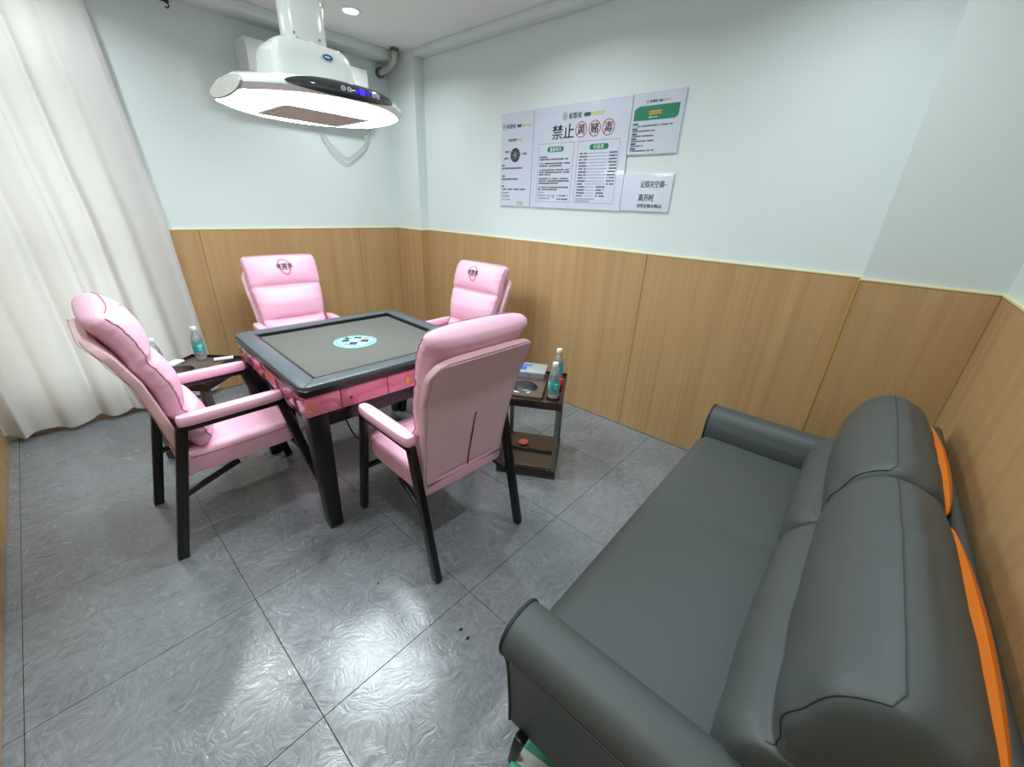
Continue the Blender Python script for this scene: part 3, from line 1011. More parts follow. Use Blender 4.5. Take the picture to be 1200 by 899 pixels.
# four grey rim boards, mitred
for k in range(4):
    bm = NB()
    o_, i_ = TH - 0.006, FI + 0.002
    prof = [(-o_ + 0.010, -o_ + 0.010), (-o_ + 0.028, -o_), (o_ - 0.028, -o_), (o_ - 0.010, -o_ + 0.010), (i_, -i_), (-i_, -i_)]
    top = [Vector((x, y, TZ)) for x, y in prof]
    bot = [Vector((x, y, TZ - 0.014)) for x, y in prof]
    loft(bm, [bot, top])
    bmesh.ops.bevel(bm, geom=[e_ for e_ in bm.edges if all(v_.co.z > TZ - 0.001 for v_ in e_.verts)], offset=0.0025, segments=2, profile=0.5, affect='EDGES')
    o = obj('rim_board', bm, 'tablegrey', table)
    o.rotation_euler = (0, 0, k * PI / 2)
bm = NB(); box(bm, -FI, FI, -FI, FI, TZ - 0.030, TZ - 0.020)
felt = obj('playing_surface', bm, 'felt', table, smooth=False)
for k in range(4):      # black inner lip of the recess
    bm = NB(); box(bm, -FI - 0.001, FI + 0.001, FI - 0.010, FI + 0.0015, TZ - 0.021, TZ - 0.001, 0.0008, 1)
    o = obj('inner_lip', bm, 'black', felt, smooth=False); o.rotation_euler = (0, 0, k * PI / 2)
# centre dial
dial = NB(); lathe(dial, [(0.112, 0.0), (0.112, 0.004), (0.106, 0.0065), (0.001, 0.007)], 48, (-0.022, 0.0, TZ - 0.020))
dial = obj('centre_dial', dial, 'aqua', table)
bm = NB(); lathe(bm, [(0.1005, 0.0062), (0.1005, 0.0078), (0.0965, 0.0078), (0.0965, 0.0062)], 48, (-0.022, 0, TZ - 0.020), False, False)
obj('dial_ring', bm, 'navy', dial)
bm = NB(); lathe(bm, [(0.034, 0.006), (0.034, 0.011), (0.026, 0.014), (0.001, 0.0145)], 32, (-0.022, 0, TZ - 0.020)); obj('dial_window', bm, 'lilac', dial)
for k in range(4):
    a = k * PI / 2 + PI / 4 + 0.1
    bm = NB()
    box(bm, 0.030, 0.070, -0.020, 0.020, 0.006, 0.0095, 0.002, 1)
    o = obj('dial_button', bm, 'navy', dial); o.location = (-0.022, 0, TZ - 0.020); o.rotation_euler = (0, 0, a)
for a, m_ in ((0.15, 'coral'), (PI + 0.35, 'coral'), (-PI / 2 - 0.1, 'cream'), (PI / 2 + 0.2, 'navy')):
    bm = NB(); box(bm, 0.055, 0.086, -0.012, 0.012, 0.006, 0.009, 0.002, 1)
    o = obj('dial_button', bm, m_, dial); o.location = (-0.022, 0, TZ - 0.020); o.rotation_euler = (0, 0, a)
# pink skirt: two corner pieces and a drawer front on each side
SK = TH - 0.012
bm = NB(); box(bm, -SK + 0.012, SK - 0.012, -SK + 0.012, SK - 0.012, 0.60, TZ - 0.05, 0.004, 1)
obj('machine_box', bm, 'black', table)
for k in range(4):
    hold = []
    for (a, b) in ((-SK, -0.33), (-0.327, -0.105), (-0.102, 0.105), (0.108, 0.33), (0.333, SK - 0.012)):
        bm = NB(); box(bm, a, b, -SK, -SK + 0.014, 0.625, TZ - 0.051, 0.003, 2)
        o = obj('skirt_panel', bm, 'pinkgloss', table); o.rotation_euler = (0, 0, k * PI / 2); hold.append(o)
    # gold leaf-shaped drawer pull
    bm = NB()
    prof = [(0.0, -0.026), (0.014, -0.012), (0.016, 0.004), (0.008, 0.012), (0.004, 0.026), (0.0, 0.012), (-0.008, 0.024), (-0.014, 0.006), (-0.013, -0.012)]
    loft(bm, [[Vector((x, -SK, 0.672 + z)) for x, z in prof], [Vector((x * 0.9, -SK - 0.006, 0.672 + z * 0.9)) for x, z in prof]])
    obj('drawer_pull', bm, 'gold', hold[2], smooth=False)
    bm = NB()
    for sgn in (1,):
        for (x, z, l, an) in ((-0.462, 0.668, 0.036, 0.9), (-0.452, 0.668, 0.05, -0.9), (-0.440, 0.662, 0.04, 0.95), (-0.458, 0.648, 0.03, -0.4)):
            d = Vector((math.cos(an), 0, math.sin(an))) * l / 2
            p = Vector((x, -SK - 0.002, z))
            beam(bm, p - d, p + d, 0.004, 0.003, 0, up=(0, 1, 0))
    obj('gold_ornament', bm, 'gold', hold[0], smooth=False)
    bm = NB(); lathe(bm, [(0.006, 0), (0.006, 0.003), (0.003, 0.004)], 14)
    o = obj('socket', bm, 'black', hold[1]); o.rotation_euler = (PI / 2, 0, 0); o.location = (-0.285, -SK, 0.665)
# under-apron and legs
for k in range(4):
    bm = NB(); box(bm, -0.41, 0.41, -SK + 0.03, -SK + 0.055, 0.545, 0.62, 0.003, 1)
    o = obj('apron', bm, 'black', table); o.rotation_euler = (0, 0, k * PI / 2)
for sx in (-1, 1):
    for sy in (-1, 1):
        bm = NB(); beam(bm, (sx * 0.432, sy * 0.432, 0.62), (sx * 0.428, sy * 0.428, 0.0), 0.085, 0.085, 0.004, (1, 0, 0), 0.062, 0.062)
        obj('leg', bm, 'black', table)
pc = thing('power_cord', 'black power cord hanging under the mahjong table', 'cord', (0.80, 1.35, 0.0))
bm = NB()
tube(bm, spline([(-0.02, -0.02, 0.605), (-0.03, -0.03, 0.45), (0.0, 0.0, 0.2), (0.07, 0.02, 0.02), (0.16, 0.12, 0.006), (0.24, 0.3, 0.006), (0.22, 0.55, 0.006), (0.35, 0.8, 0.006)], 8), 0.005, 8)
tag(pc, pc['label'], 'cord'); obj('cord', bm, 'black', pc)

# ------------------------------------------------------------------ armchairs
# local frame: origin on the floor midway between the feet, chair faces +y
PAD_C = [  # s, y, z of the pad's rear line (against the shell)
    (0.00, -0.150, 0.452), (0.12, -0.185, 0.50), (0.30, -0.215, 0.62), (0.50, -0.243, 0.75), (0.70, -0.282, 0.88), (0.88, -0.325, 0.985), (1.0, -0.350, 1.034)]
def tabv(tab, s, k):
    return interp([(r[0], r[k]) for r in tab], s)
def pad_front(s):
    """thickness in front of the rear line: three puffs"""
    e1 = 0.355; e2 = 0.665
    if s < e1:
        q = s / e1; t = 0.112 + 0.030 * math.sin(PI * min(1, q * 0.95 + 0.05)) - 0.028 * max(0, q - 0.8) / 0.2
    elif s < e2:
        q = (s - e1) / (e2 - e1); t = 0.088 + 0.034 * math.sin(PI * q) ** 0.7
    else:
        q = (s - e2) / (1 - e2); t = 0.085 + 0.052 * math.sin(PI * min(1, q * 0.9 + 0.02)) ** 0.7
    return t
def pad_width(s):
    return interp([(0, 0.205), (0.3, 0.210), (0.5, 0.222), (0.7, 0.235), (1.0, 0.238)], s)
def pad_frame(s):
    y, z = tabv(PAD_C, s, 1), tabv(PAD_C, s, 2)
    y2, z2 = tabv(PAD_C, min(1, s + 0.02), 1), tabv(PAD_C, min(1, s + 0.02), 2)
    y1, z1 = tabv(PAD_C, max(0, s - 0.02), 1), tabv(PAD_C, max(0, s - 0.02), 2)
    t = Vector((0, y2 - y1, z2 - z1)).normalized()
    n = Vector((0, t.z, -t.y))           # towards the sitter
    if n.y < 0:
        n = -n
    return Vector((0, y, z)), t, n
def pad_ring(s, kw=1.0, kt=1.0, shift=0.0, N=44):
    kcap = shift != 0.0
    c, t, n = pad_frame(s)
    w = pad_width(s) * kw
    tf0 = pad_front(s)
    mid = c + n * (pad_front(s) * 0.42)
    out = []
    for k in range(N):
        a, b = se(2 * PI * k / N, 2.9)
        q_ = min(1, max(0, (abs(a) - 0.55) / 0.4)); q_ = q_ * q_ * (3 - 2 * q_)
        tf = (tf0 * (1 - q_) + 0.115 * q_) * (kt if kcap else 1 - (1 - kt) * (1 - 0.8 * q_))
        fb = tf * 0.58 if b > 0 else tf * 0.42
        # gathered wrinkles towards the side seams
        ed = max(0, abs(a) - 0.62) / 0.38
        wr = 0.0014 * ed * math.sin(s * 150 + 9 * a) + 0.0012 * ed * math.sin(s * 67 + 4)
        p = mid + Vector((a * w, 0, 0)) + n * (b * fb + (wr if b > 0 else wr * 0.5)) + t * shift
        p += Vector((math.copysign(wr * 0.8, a), 0, 0))
        out.append(p)
    return out
def crease(s):
    d = min(abs(s - 0.355), abs(s - 0.665))
    return 0.74 + 0.26 * min(1, d / 0.035) ** 0.6
def build_chair():
    t = thing('armchair', 'pink armchair', 'chair')
    # seat
    bm = NB()
    rings = []
    for z, k in ((0.358, 0.955), (0.362, 0.985), (0.385, 1.0), (0.425, 1.0), (0.444, 0.985), (0.453, 0.95), (0.457, 0.85), (0.459, 0.6)):
        rings.append([Vector((0.222 * k * a, 0.028 + 0.245 * (1 - (1 - k) * 0.95) * b, z + (0.006 * (1 - b * b) if z > 0.44 else 0))) for a, b in (se(2 * PI * i / 48, 7.0) for i in range(48))])
    loft(bm, rings)
    seat = obj('seat_cushion', bm, 'pink', t)
    bm = NB()
    tube(bm, [Vector((0.2235 * a, 0.028 + 0.2465 * b, 0.440)) for a, b in (se(2 * PI * i / 48, 7.0) for i in range(48))], 0.0022, 6, cyclic=True)
    obj('seat_piping', bm, 'seam', seat)
    # padded back
    bm = NB()
    rings = [pad_ring(0.0, 0.86, 0.45, -0.012), pad_ring(0.004, 0.95, 0.8, -0.006)]
    NS = 70
    for i in range(NS + 1):
        s = 0.01 + 0.965 * i / NS
        rings.append(pad_ring(s, 1.0, crease(s)))
    rings += [pad_ring(0.985, 0.985, 0.90, 0.006), pad_ring(0.992, 0.95, 0.72, 0.016), pad_ring(1.0, 0.86, 0.42, 0.020)]
    loft(bm, rings)
    pad = obj('back_cushion', bm, 'pink', t, angle=80)
    for sgn in (0, 1):      # side seams
        bm = NB()
        k = 2 if sgn == 0 else 20
        tube(bm, [pad_ring(0.01 + 0.97 * i / 60, 1.004, 1.0)[k] for i in range(61)], 0.0018, 5)
        obj('side_seam', bm, 'seam', pad)
    bm = NB()
    tube(bm, [pad_ring(0.985, 0.99, 0.92, 0.010)[k] for k in range(4, 19)], 0.0016, 5)
    obj('top_seam', bm, 'seam', pad)
    # embroidered mark on the head puff
    def emb(u, v):
        s = 0.845 + v / 0.62
        c, tt, n = pad_frame(s)
        w = pad_width(s)
        a = min(0.999, abs(u) / w)
        b = (1 - a ** 2.9) ** (1 / 2.9)
        tf = pad_front(s)
        return c + Vector((-u, 0, 0)) + n * (tf * 0.42 + tf * 0.58 * b + 0.0022)
    bm = NB(); ringstrip(bm, emb, 0.0, 0.0, 0.038, 0.053, 0.0052, 36, 0, 2 * PI, 0.28)
    obj('embroidered_ring', bm, 'red', pad, smooth=False)
    bm = NB(); put_text(bm, '雀盟雀', 0.036, lambda u, v: emb(u, v) + Vector((0, 0.0012, 0)), 0.0, -0.012, 'CENTER', bold=0.0016, sx=1.0)
    lines(bm, lambda u, v: emb(u, v) + Vector((0, 0.0012, 0)), -0.03, -0.024, 0.06, 0.006, 9)
    obj('embroidered_lettering', bm, 'inkgreen', pad, smooth=False)
    # upholstered rear shell
    SH = [(0.0, -0.200, 0.362), (0.2, -0.212, 0.47), (0.45, -0.236, 0.62), (0.7, -0.276, 0.81), (0.87, -0.322, 0.92), (1.0, -0.362, 0.99)]
    def sw(s):
        w = interp([(0, 0.222), (0.3, 0.222), (0.5, 0.232), (0.75, 0.250), (1.0, 0.256)], s)
        z = (1 - s) * 0.66
        r = 0.085
        if z < r:
            w -= r - math.sqrt(max(0, r * r - (r - z) ** 2))
        return w
    bm = NB(); rings = []
    ss = [i / 24 * 0.86 for i in range(25)] + [0.86 + 0.14 * math.sin(PI / 2 * i / 10) for i in range(1, 11)]
    for s in ss:
        y, z = tabv(SH, s, 1), tabv(SH, s, 2)
        w = sw(s)
        th = 0.040 * (1.0 if s < 0.98 else 0.75)
        ring = []
        for k in range(28):
            a, b = se(2 * PI * k / 28, 6.0)
            ring.append(Vector((a * w, y + 0.012 + b * th * 0.5, z + b * 0.004)))
        rings.append(ring)
    loft(bm, rings)
    sh = obj('back_shell', bm, 'pinkback', t)
    def rear(x, z, off=0.0015):
        tab = sorted((r[2], r[1]) for r in SH)
        return Vector((x, interp(tab, z) + 0.012 - 0.0205 - off, z))
    bm = NB(); tube(bm, [rear(0.005 + 0.012 * i / 12, 0.425 + 0.27 * i / 12) for i in range(13)], 0.0032, 6)
    obj('zip', bm, 'zip', sh)
    bm = NB(); tube(bm, [rear(-0.205 + 0.41 * i / 12, 0.41) for i in range(13)], 0.0020, 6)
    obj('shell_seam', bm, 'zip', sh)
    bm = NB(); tube(bm, [rear(-sw(s) * 0.955, tabv(SH, s, 2), 0.0) for s in ss[3:-2]] + [rear(sw(s) * 0.955, tabv(SH, s, 2), 0.0) for s in ss[3:-2][::-1]], 0.0012, 5)
    obj('shell_seam', bm, 'seam', sh)
    # steel frame
    for sx in (-1, 1):
        x = sx * 0.249
        bm = NB(); beam(bm, (x, -0.182, 0.606), (x, -0.318, 0.0), 0.030, 0.040, 0.005, (1, 0, 0)); obj('leg', bm, 'black', t)
        bm = NB(); beam(bm, (x, 0.186, 0.606), (x, 0.318, 0.0), 0.030, 0.040, 0.005, (1, 0, 0)); obj('leg', bm, 'black', t)
        bm = NB(); beam(bm, (x, -0.202, 0.596), (x, 0.204, 0.596), 0.030, 0.026, 0.005, (1, 0, 0)); obj('arm_rail', bm, 'black', t)
        bm = NB(); beam(bm, (sx * 0.236, -0.255, 0.285), (sx * 0.215, -0.02, 0.352), 0.020, 0.022, 0.003, (1, 0, 0)); obj('seat_bracket', bm, 'black', t)
        bm = NB()
        rings = []
        for z, k in ((0.609, 0.86), (0.613, 0.97), (0.628, 1.0), (0.642, 0.97), (0.649, 0.84), (0.651, 0.5)):
            rings.append([Vector((x + 0.029 * k * a, 0.003 + (0.198 - 0.029 * (1 - k)) * b, z)) for a, b in (se(2 * PI * i / 36, 4.5) for i in range(36))])
        loft(bm, rings); obj('armrest_pad', bm, 'pink', t)
    bm = NB(); beam(bm, (-0.236, 0.262, 0.275), (0.236, 0.262, 0.275), 0.022, 0.022, 0.003, (0, 0, 1)); obj('front_stretcher', bm, 'black', t)
    return t
ch0 = build_chair()
spots = [((0.812, 0.447), -2.0, 'pink padded armchair nearest the sofa, turned with its back to the camera'),
         ((0.177, 1.280), -90.0, 'pink padded armchair beside the curtain, seen from its side'),
         ((0.912, 2.065), 176.0, 'pink padded armchair facing the camera beyond the table'),
         ((1.650, 1.295), 92.0, 'pink padded armchair in front of the notice board wall, facing left')]
for k, ((x, y), a, l) in enumerate(spots):
    o = ch0 if k == 0 else copy_tree(ch0)
    o.location = (x, y, 0)
    o.rotation_euler = (0, 0, math.radians(a))
    o['label'] = l
    o['group'] = 'pink armchairs around the mahjong table'

# ------------------------------------------------------------------ side trolleys
TU, TV, TH2 = 0.2065, 0.1785, 0.525
def build_trolley():
    t = thing('side_trolley', 'trolley', 'side table')
    bm = NB(); box(bm, -TU, TU, -TV, TV, 0.001, 0.050, 0.008, 2); base = obj('base_tray', bm, 'brown', t)
    bm = NB(); box(bm, 0.01, TU - 0.014, -TV + 0.014, TV - 0.014, 0.050, 0.053, 0.001, 1); obj('tray_mat', bm, 'brownlt', base)
    bm = NB(); box(bm, -TU + 0.03, -0.012, -TV + 0.03, TV - 0.03, 0.050, 0.053, 0.001, 1); obj('tray_mat', bm, 'brownlt', base)
    bm = NB(); tube(bm, rrect_pts(-TU / 2 - 0.01, 0, 0.086, 0.150, 0.02, 0.054), 0.0035, 6, cyclic=True); obj('tray_lip', bm, 'brown', base)
    bm = NB(); box(bm, -0.010, 0.008, -TV + 0.01, TV - 0.01, 0.048, 0.064, 0.002, 1); obj('tray_divider', bm, 'brown', base)
    for su in (-1, 1):
        for sv in (-1, 1):
            bm = NB(); box(bm, su * (TU - 0.022) - 0.016, su * (TU - 0.022) + 0.016, sv * (TV - 0.018) - 0.012, sv * (TV - 0.018) + 0.012, 0.048, 0.47, 0.004, 2)
            obj('post', bm, 'post', t)
    # top tray: raised left plate with the bowl cut-out, lower cup channel on the right
    bm = NB(); box(bm, -TU + 0.004, TU - 0.004, -TV + 0.004, TV - 0.004, 0.458, 0.466, 0.002, 1); top = obj('top_tray', bm, 'brown', t)
    for a, b, c, d in ((-TU, TU, TV - 0.007, TV), (TU - 0.007, TU, -TV, TV), (-TU, TU, -TV, -TV + 0.007), (-TU, -TU + 0.007, -TV, TV)):
        bm = NB(); box(bm, a, b, c, d, 0.456, 0.505 if a < -0.1 and b < -0.1 else 0.520, 0.003, 1); obj('tray_rim', bm, 'brown', top)
    bm = NB(); box(bm, -TU + 0.006, TU - 0.006, -TV + 0.006, -0.066, 0.466, 0.500, 0.002, 1); obj('cup_channel', bm, 'brown', top)
    bm = NB(); box(bm, 0.022, TU - 0.006, -0.066, TV - 0.006, 0.466, 0.499, 0.002, 1); obj('tray_floor', bm, 'brown', top)
    bm = NB()
    n = 40
    hole = [(-0.085 + 0.083 * math.cos(2 * PI * k / n), 0.052 + 0.083 * math.sin(2 * PI * k / n)) for k in range(n)]
    outer = []
    for k in range(n):
        a = 2 * PI * k / n
        c_, s_ = math.cos(a), math.sin(a)
        u0, u1, v0, v1 = -TU + 0.002 + 0.085, 0.018 + 0.085, -0.065 - 0.052, TV - 0.003 - 0.052
        m_ = min((u1 / c_ if c_ > 1e-6 else 9), (u0 / c_ if c_ < -1e-6 else 9), (v1 / s_ if s_ > 1e-6 else 9), (v0 / s_ if s_ < -1e-6 else 9))
        outer.append((-0.085 + m_ * c_, 0.052 + m_ * s_))
    rings = [[Vector((a, b, z)) for a, b in P] for P, z in ((hole, 0.498), (hole, 0.525), (outer, 0.525), (outer, 0.498))]
    loft(bm, rings, cap0=False, cap1=False)
    obj('bowl_plate', bm, 'brownlt', top, smooth=False)
    bm = NB(); box(bm, 0.022, TU - 0.004, -0.062, TV - 0.004, 0.499, 0.503, 0.001, 1); obj('tray_mat', bm, 'brownlt', top)
    for u in (-0.135, -0.02, 0.10):
        bm = NB(); lathe(bm, [(0.038, 0.0), (0.038, 0.012), (0.034, 0.012), (0.034, 0.002)], 24, (u, -0.122, 0.4995), False, False); obj('cup_ring', bm, 'brown', top)
    return t
def rrect_pts(cx, cy, hx, hy, r, z):
    return [p + Vector((cx, cy, 0)) for p in rrect(hx, hy, r, z)]
tr_r = build_trolley()
tr_r.location = (1.545, 0.450, 0); tr_r.rotation_euler = (0, 0, math.radians(30.8))
tr_r['label'] = 'dark brown two-tier side trolley behind the nearest pink armchair'
tr_l = copy_tree(tr_r)
tr_l.location = (0.245, 1.985, 0); tr_l.rotation_euler = (0, 0, math.radians(43))
tr_l['label'] = 'dark brown two-tier side trolley by the curtain, partly behind an armrest'
for o in (tr_r, tr_l):
    o['group'] = 'dark brown side trolleys'
def tloc(tr, u, v, z):
    a = tr.rotation_euler.z
    return (tr.location.x + u * math.cos(a) - v * math.sin(a), tr.location.y + u * math.sin(a) + v * math.cos(a), z)
def bowl(tr, label):
    t = thing('steel_bowl', label, 'bowl', tloc(tr, -0.085, 0.052, 0.4665), 0, 'steel bowls set in the trolleys')
    bm = NB()
    lathe(bm, [(0.055, 0.0005), (0.068, 0.006), (0.0805, 0.050), (0.081, 0.0590), (0.087, 0.0592), (0.0875, 0.0605), (0.086, 0.0618), (0.0795, 0.0610), (0.0775, 0.050), (0.065, 0.010), (0.052, 0.005), (0.001, 0.0045)], 40)
    obj('bowl', bm, 'steel', t)
bowl(tr_r, 'round stainless steel bowl set in the trolley behind the nearest armchair')
bowl(tr_l, 'round stainless steel bowl set in the trolley by the curtain')

def build_bottle():
    t = thing('water_bottle', 'bottle', 'bottle')
    prof = [(0.001, 0.003), (0.024, 0.0), (0.0305, 0.004), (0.031, 0.03), (0.029, 0.034), (0.031, 0.038), (0.031, 0.052), (0.0305, 0.054), (0.0305, 0.112), (0.031, 0.114), (0.030, 0.124), (0.0285, 0.128), (0.029, 0.134), (0.0255, 0.148), (0.0205, 0.164), (0.0145, 0.180), (0.0125, 0.188), (0.0125, 0.196)]
    bm = NB(); lathe(bm, prof, 28, cap0=True, cap1=False); obj('bottle_body', bm, 'bottle', t)
    bm = NB(); lathe(bm, [(0.023, 0.004), (0.0295, 0.008), (0.0295, 0.124), (0.025, 0.146), (0.019, 0.164), (0.001, 0.1645)], 24); obj('water', bm, 'water', t)
    bm = NB(); lathe(bm, [(0.0314, 0.054), (0.0318, 0.055), (0.0318, 0.111), (0.0314, 0.112)], 28, cap0=False, cap1=False); lab = obj('label', bm, 'teal', t)
    bm = NB()
    for k in range(4):
        a0 = k * PI / 2 + 0.3
        for (z0, z1, da, db) in ((0.090, 0.100, 0, 0.7), (0.078, 0.084, 0.1, 0.5), (0.066, 0.071, 0.05, 0.6)):
            n = 5
            for i in range(n):
                a, b = a0 + da + (db - da) * i / n, a0 + da + (db - da) * (i + 0.7) / n
                bm.faces.new([bm.verts.new((0.0321 * math.cos(q), 0.0321 * math.sin(q), z)) for q, z in ((a, z0), (b, z0), (b, z1), (a, z1))])
    obj('label_print', bm, 'white', lab, smooth=False)
    bm = NB(); lathe(bm, [(0.0150, 0.188), (0.0158, 0.189), (0.0158, 0.208), (0.014, 0.2105), (0.001, 0.211)], 24); obj('cap', bm, 'cap', t)
    return t
b0 = build_bottle()
for k, (tr, u, v, l) in enumerate(((tr_r, -0.135, -0.122, 'teal-labelled water bottle in front on the trolley behind the nearest armchair'),
                                   (tr_r, 0.10, -0.122, 'teal-labelled water bottle at the back of the trolley behind the nearest armchair'),
                                   (tr_l, 0.165, 0.090, 'teal-labelled water bottle standing in front of the curtain edge'),
                                   (tr_l, -0.140, 0.100, 'water bottle of which only the white cap shows behind the armchair by the curtain'))):
    o = b0 if k == 0 else copy_tree(b0)
    z = 0.500 if v < 0 else 0.503
    if k == 3:
        z = 0.525
    o.location = tloc(tr, u, v, z)
    o.rotation_euler = (0, 0, 1.1 * k + 0.4)
    o['label'] = l
    o['group'] = 'teal-labelled water bottles'

# clear card box on the right trolley
t = thing('plastic_box', 'clear plastic box of blue and salmon packs on the trolley', 'box', tloc(tr_r, 0.115, 0.058, 0.503), math.radians(30.8))
bm = NB(); box(bm, -0.075, 0.075, -0.105, 0.105, 0.0, 0.062, 0.006, 2); obj('box_shell', bm, 'boxclear', t)
bm = NB(); box(bm, -0.080, 0.080, -0.110, 0.110, 0.056, 0.066, 0.003, 2); obj('lid', bm, 'boxclear', t)
bm = NB(); box(bm, -0.066, 0.066, -0.010, 0.090, 0.004, 0.036, 0.003, 1); obj('pack', bm, 'boxblue', t)
bm = NB(); box(bm, -0.066, 0.060, -0.095, -0.02, 0.004, 0.045, 0.003, 1); obj('pack', bm, 'boxorange', t)
bm = NB()
for k, (a, b, c, d) in enumerate(((-0.05, 0.01, 0.01, 0.085), (0.02, 0.045, -0.02, 0.06))):
    bm.faces.new([bm.verts.new(p) for p in ((a, c, 0.0665), (b, c, 0.0665), (b, d, 0.0665), (a, d, 0.0665))])
obj('lid_print', bm, 'boxblue', t, smooth=False)
# red knob-shaped lid on the lower tray
t = thing('red_coaster', 'small red round disc on the lower tray of the trolley', 'disc', tloc(tr_r, 0.055, 0.055, 0.0532))
bm = NB(); lathe(bm, [(0.018, 0.0), (0.030, 0.008), (0.033, 0.016), (0.031, 0.020), (0.018, 0.024), (0.001, 0.025)], 28); obj('disc_body', bm, 'coral', t)
# red packet by the front bottle
bm = NB(); box(bm, -0.012, 0.012, -0.035, 0.035, 0.0, 0.045, 0.004, 1)
o = tag(obj('red_packet', bm, 'redprint'), 'small red packet between the two bottles on the trolley', 'packet'); o.location = tloc(tr_r, 0.045, -0.128, 0.5); o.rotation_euler = (0, 0, math.radians(30.8))
# things on the left trolley
bm = NB(); tube(bm, [(-0.05, 0, 0.011), (0.05, 0, 0.011)], 0.011, 12)
o = tag(obj('white_tube', bm, 'white'), 'white tube lying on the trolley by the curtain', 'tube'); o.location = tloc(tr_l, 0.155, -0.055, 0.504); o.rotation_euler = (0, 0, -0.25)
bm = NB()
box(bm, -0.045, 0.045, -0.03, 0.03, 0.0, 0.012, 0.003, 1)
o = tag(obj('folded_tissue', bm, 'white'), 'folded white tissue on the trolley by the curtain', 'tissue'); o.location = tloc(tr_l, 0.03, 0.155, 0.521); o.rotation_euler = (0, 0, 0.7)

# ------------------------------------------------------------------ sofa
sofa = thing('two_seat_sofa', 'charcoal leather two-seat sofa with orange-lined back cushions', 'sofa', (1.145, -0.84, 0.0), math.radians(0.9))
SX, SY = 1.145, -0.84
def sv(x, y, z):
    return Vector((x - SX, y - SY, z))
IN0, IN1 = 0.470, 1.820
bm = NB(); box(bm, IN0 - SX - 0.06, IN1 - SX + 0.06, -1.235 - SY, -0.46 - SY, 0.13, 0.30, 0.015, 2); obj('base', bm, 'leather', sofa)
# one broad seat cushion
bm = NB()
NXs, NYs = 40, 24
def seat_pt(i, j, top):
    u, v = i / NXs, j / NYs
    x = IN0 + (IN1 - IN0) * u
    y = -1.12 + (1.12 - 0.440) * v
    e_ = min(1, (1 - v) / 0.10)
    z = 0.437 - 0.035 * (1 - math.sqrt(max(0, 1 - (1 - e_) ** 2)))
    z += 0.010 * math.sin(PI * u) * math.sin(PI * min(1, v * 1.1)) - 0.006 * math.exp(-((u - 0.52) / 0.03) ** 2) * (1 - v * 0.6)
    return sv(x, y, z if top else 0.295)
topv = [[bm.verts.new(seat_pt(i, j, True)) for j in range(NYs + 1)] for i in range(NXs + 1)]
botv = [[bm.verts.new(seat_pt(i, j, False)) for j in range(NYs + 1)] for i in range(NXs + 1)]
for i in range(NXs):
    for j in range(NYs):
        bm.faces.new((topv[i][j], topv[i + 1][j], topv[i + 1][j + 1], topv[i][j + 1]))
        bm.faces.new((botv[i][j], botv[i][j + 1], botv[i + 1][j + 1], botv[i + 1][j]))
for i in range(NXs):
    bm.faces.new((topv[i][NYs], topv[i + 1][NYs], botv[i + 1][NYs], botv[i][NYs]))
    bm.faces.new((topv[i + 1][0], topv[i][0], botv[i][0], botv[i + 1][0]))
for j in range(NYs):
    bm.faces.new((topv[0][j], topv[0][j + 1], botv[0][j + 1], botv[0][j]))
    bm.faces.new((topv[NXs][j + 1], topv[NXs][j], botv[NXs][j], botv[NXs][j + 1]))
obj('seat_cushion', bm, 'leather', sofa)
# arms: flared, rolled top
def arm(side):
    # cross section in x (outward positive) and z
    sec = [(0.0, 0.13), (0.0, 0.44), (0.008, 0.50), (0.025, 0.542), (0.052, 0.562), (0.090, 0.566), (0.128, 0.556), (0.153, 0.532), (0.160, 0.506), (0.153, 0.480), (0.138, 0.450), (0.126, 0.39), (0.112, 0.25), (0.105, 0.13)]
    base = IN0 - 0.02 if side < 0 else IN1 + 0.02
    P = spline([(a, 0, b) for a, b in sec], 3)
    cx = sum(p.x for p in P) / len(P); cz = sum(p.z for p in P) / len(P)
    bm = NB(); rings = []
    ys = [(-1.215, 0.97), (-1.20, 1.0)] + [(-1.20 + (0.74) * k / 10, 1.0) for k in range(1, 11)] + [(-0.450, 0.992), (-0.445, 0.965), (-0.443, 0.90)]
    for y, k in ys:
        rings.append([sv(base + side * (cx + (p.x - cx) * k), y, cz + (p.z - cz) * k) for p in P])
    loft(bm, rings)
    a = obj('armrest', bm, 'leather', sofa)
    for yy in (-0.455,):
        bm = NB(); tube(bm, [sv(base + side * (cx + (p.x - cx) * 1.0), yy + 0.004, cz + (p.z - cz) * 1.0) for p in P[2:]], 0.0045, 6)
        obj('piping', bm, 'leatherdk', a)
    bm = NB(); tube(bm, [sv(base + side * 0.157, y, 0.490) for y in (-1.20, -1.0, -0.8, -0.6, -0.455)], 0.004, 6); obj('piping', bm, 'leatherdk', a)
arm(-1); arm(1)
# back frame
bm = NB()
rings = []
for x, k in ((IN0 - 0.10, 0.94), (IN0 - 0.085, 1.0), (SX, 1.0), (IN1 + 0.085, 1.0), (IN1 + 0.10, 0.94)):
    P = [(-1.240, 0.15), (-1.240, 0.735), (-1.234, 0.758), (-1.222, 0.764), (-1.205, 0.758), (-1.196, 0.73), (-1.12, 0.30), (-1.12, 0.15)]
    rings.append([sv(x, -1.19 + (a + 1.19) * k, 0.45 + (b - 0.45) * k) for a, b in P])
loft(bm, rings); obj('back_frame', bm, 'leather', sofa, angle=60)
for x in (IN0 - 0.135, IN1 + 0.135):
    for y in (-0.505, -1.16):
        bm = NB(); beam(bm, sv(x, y, 0.135), sv(x - 0.012 if x < SX else x + 0.012, y + (0.02 if y > -0.8 else -0.02), 0.0), 0.034, 0.034, 0.006, (1, 0, 0), 0.022, 0.022); obj('leg', bm, 'black', sofa)
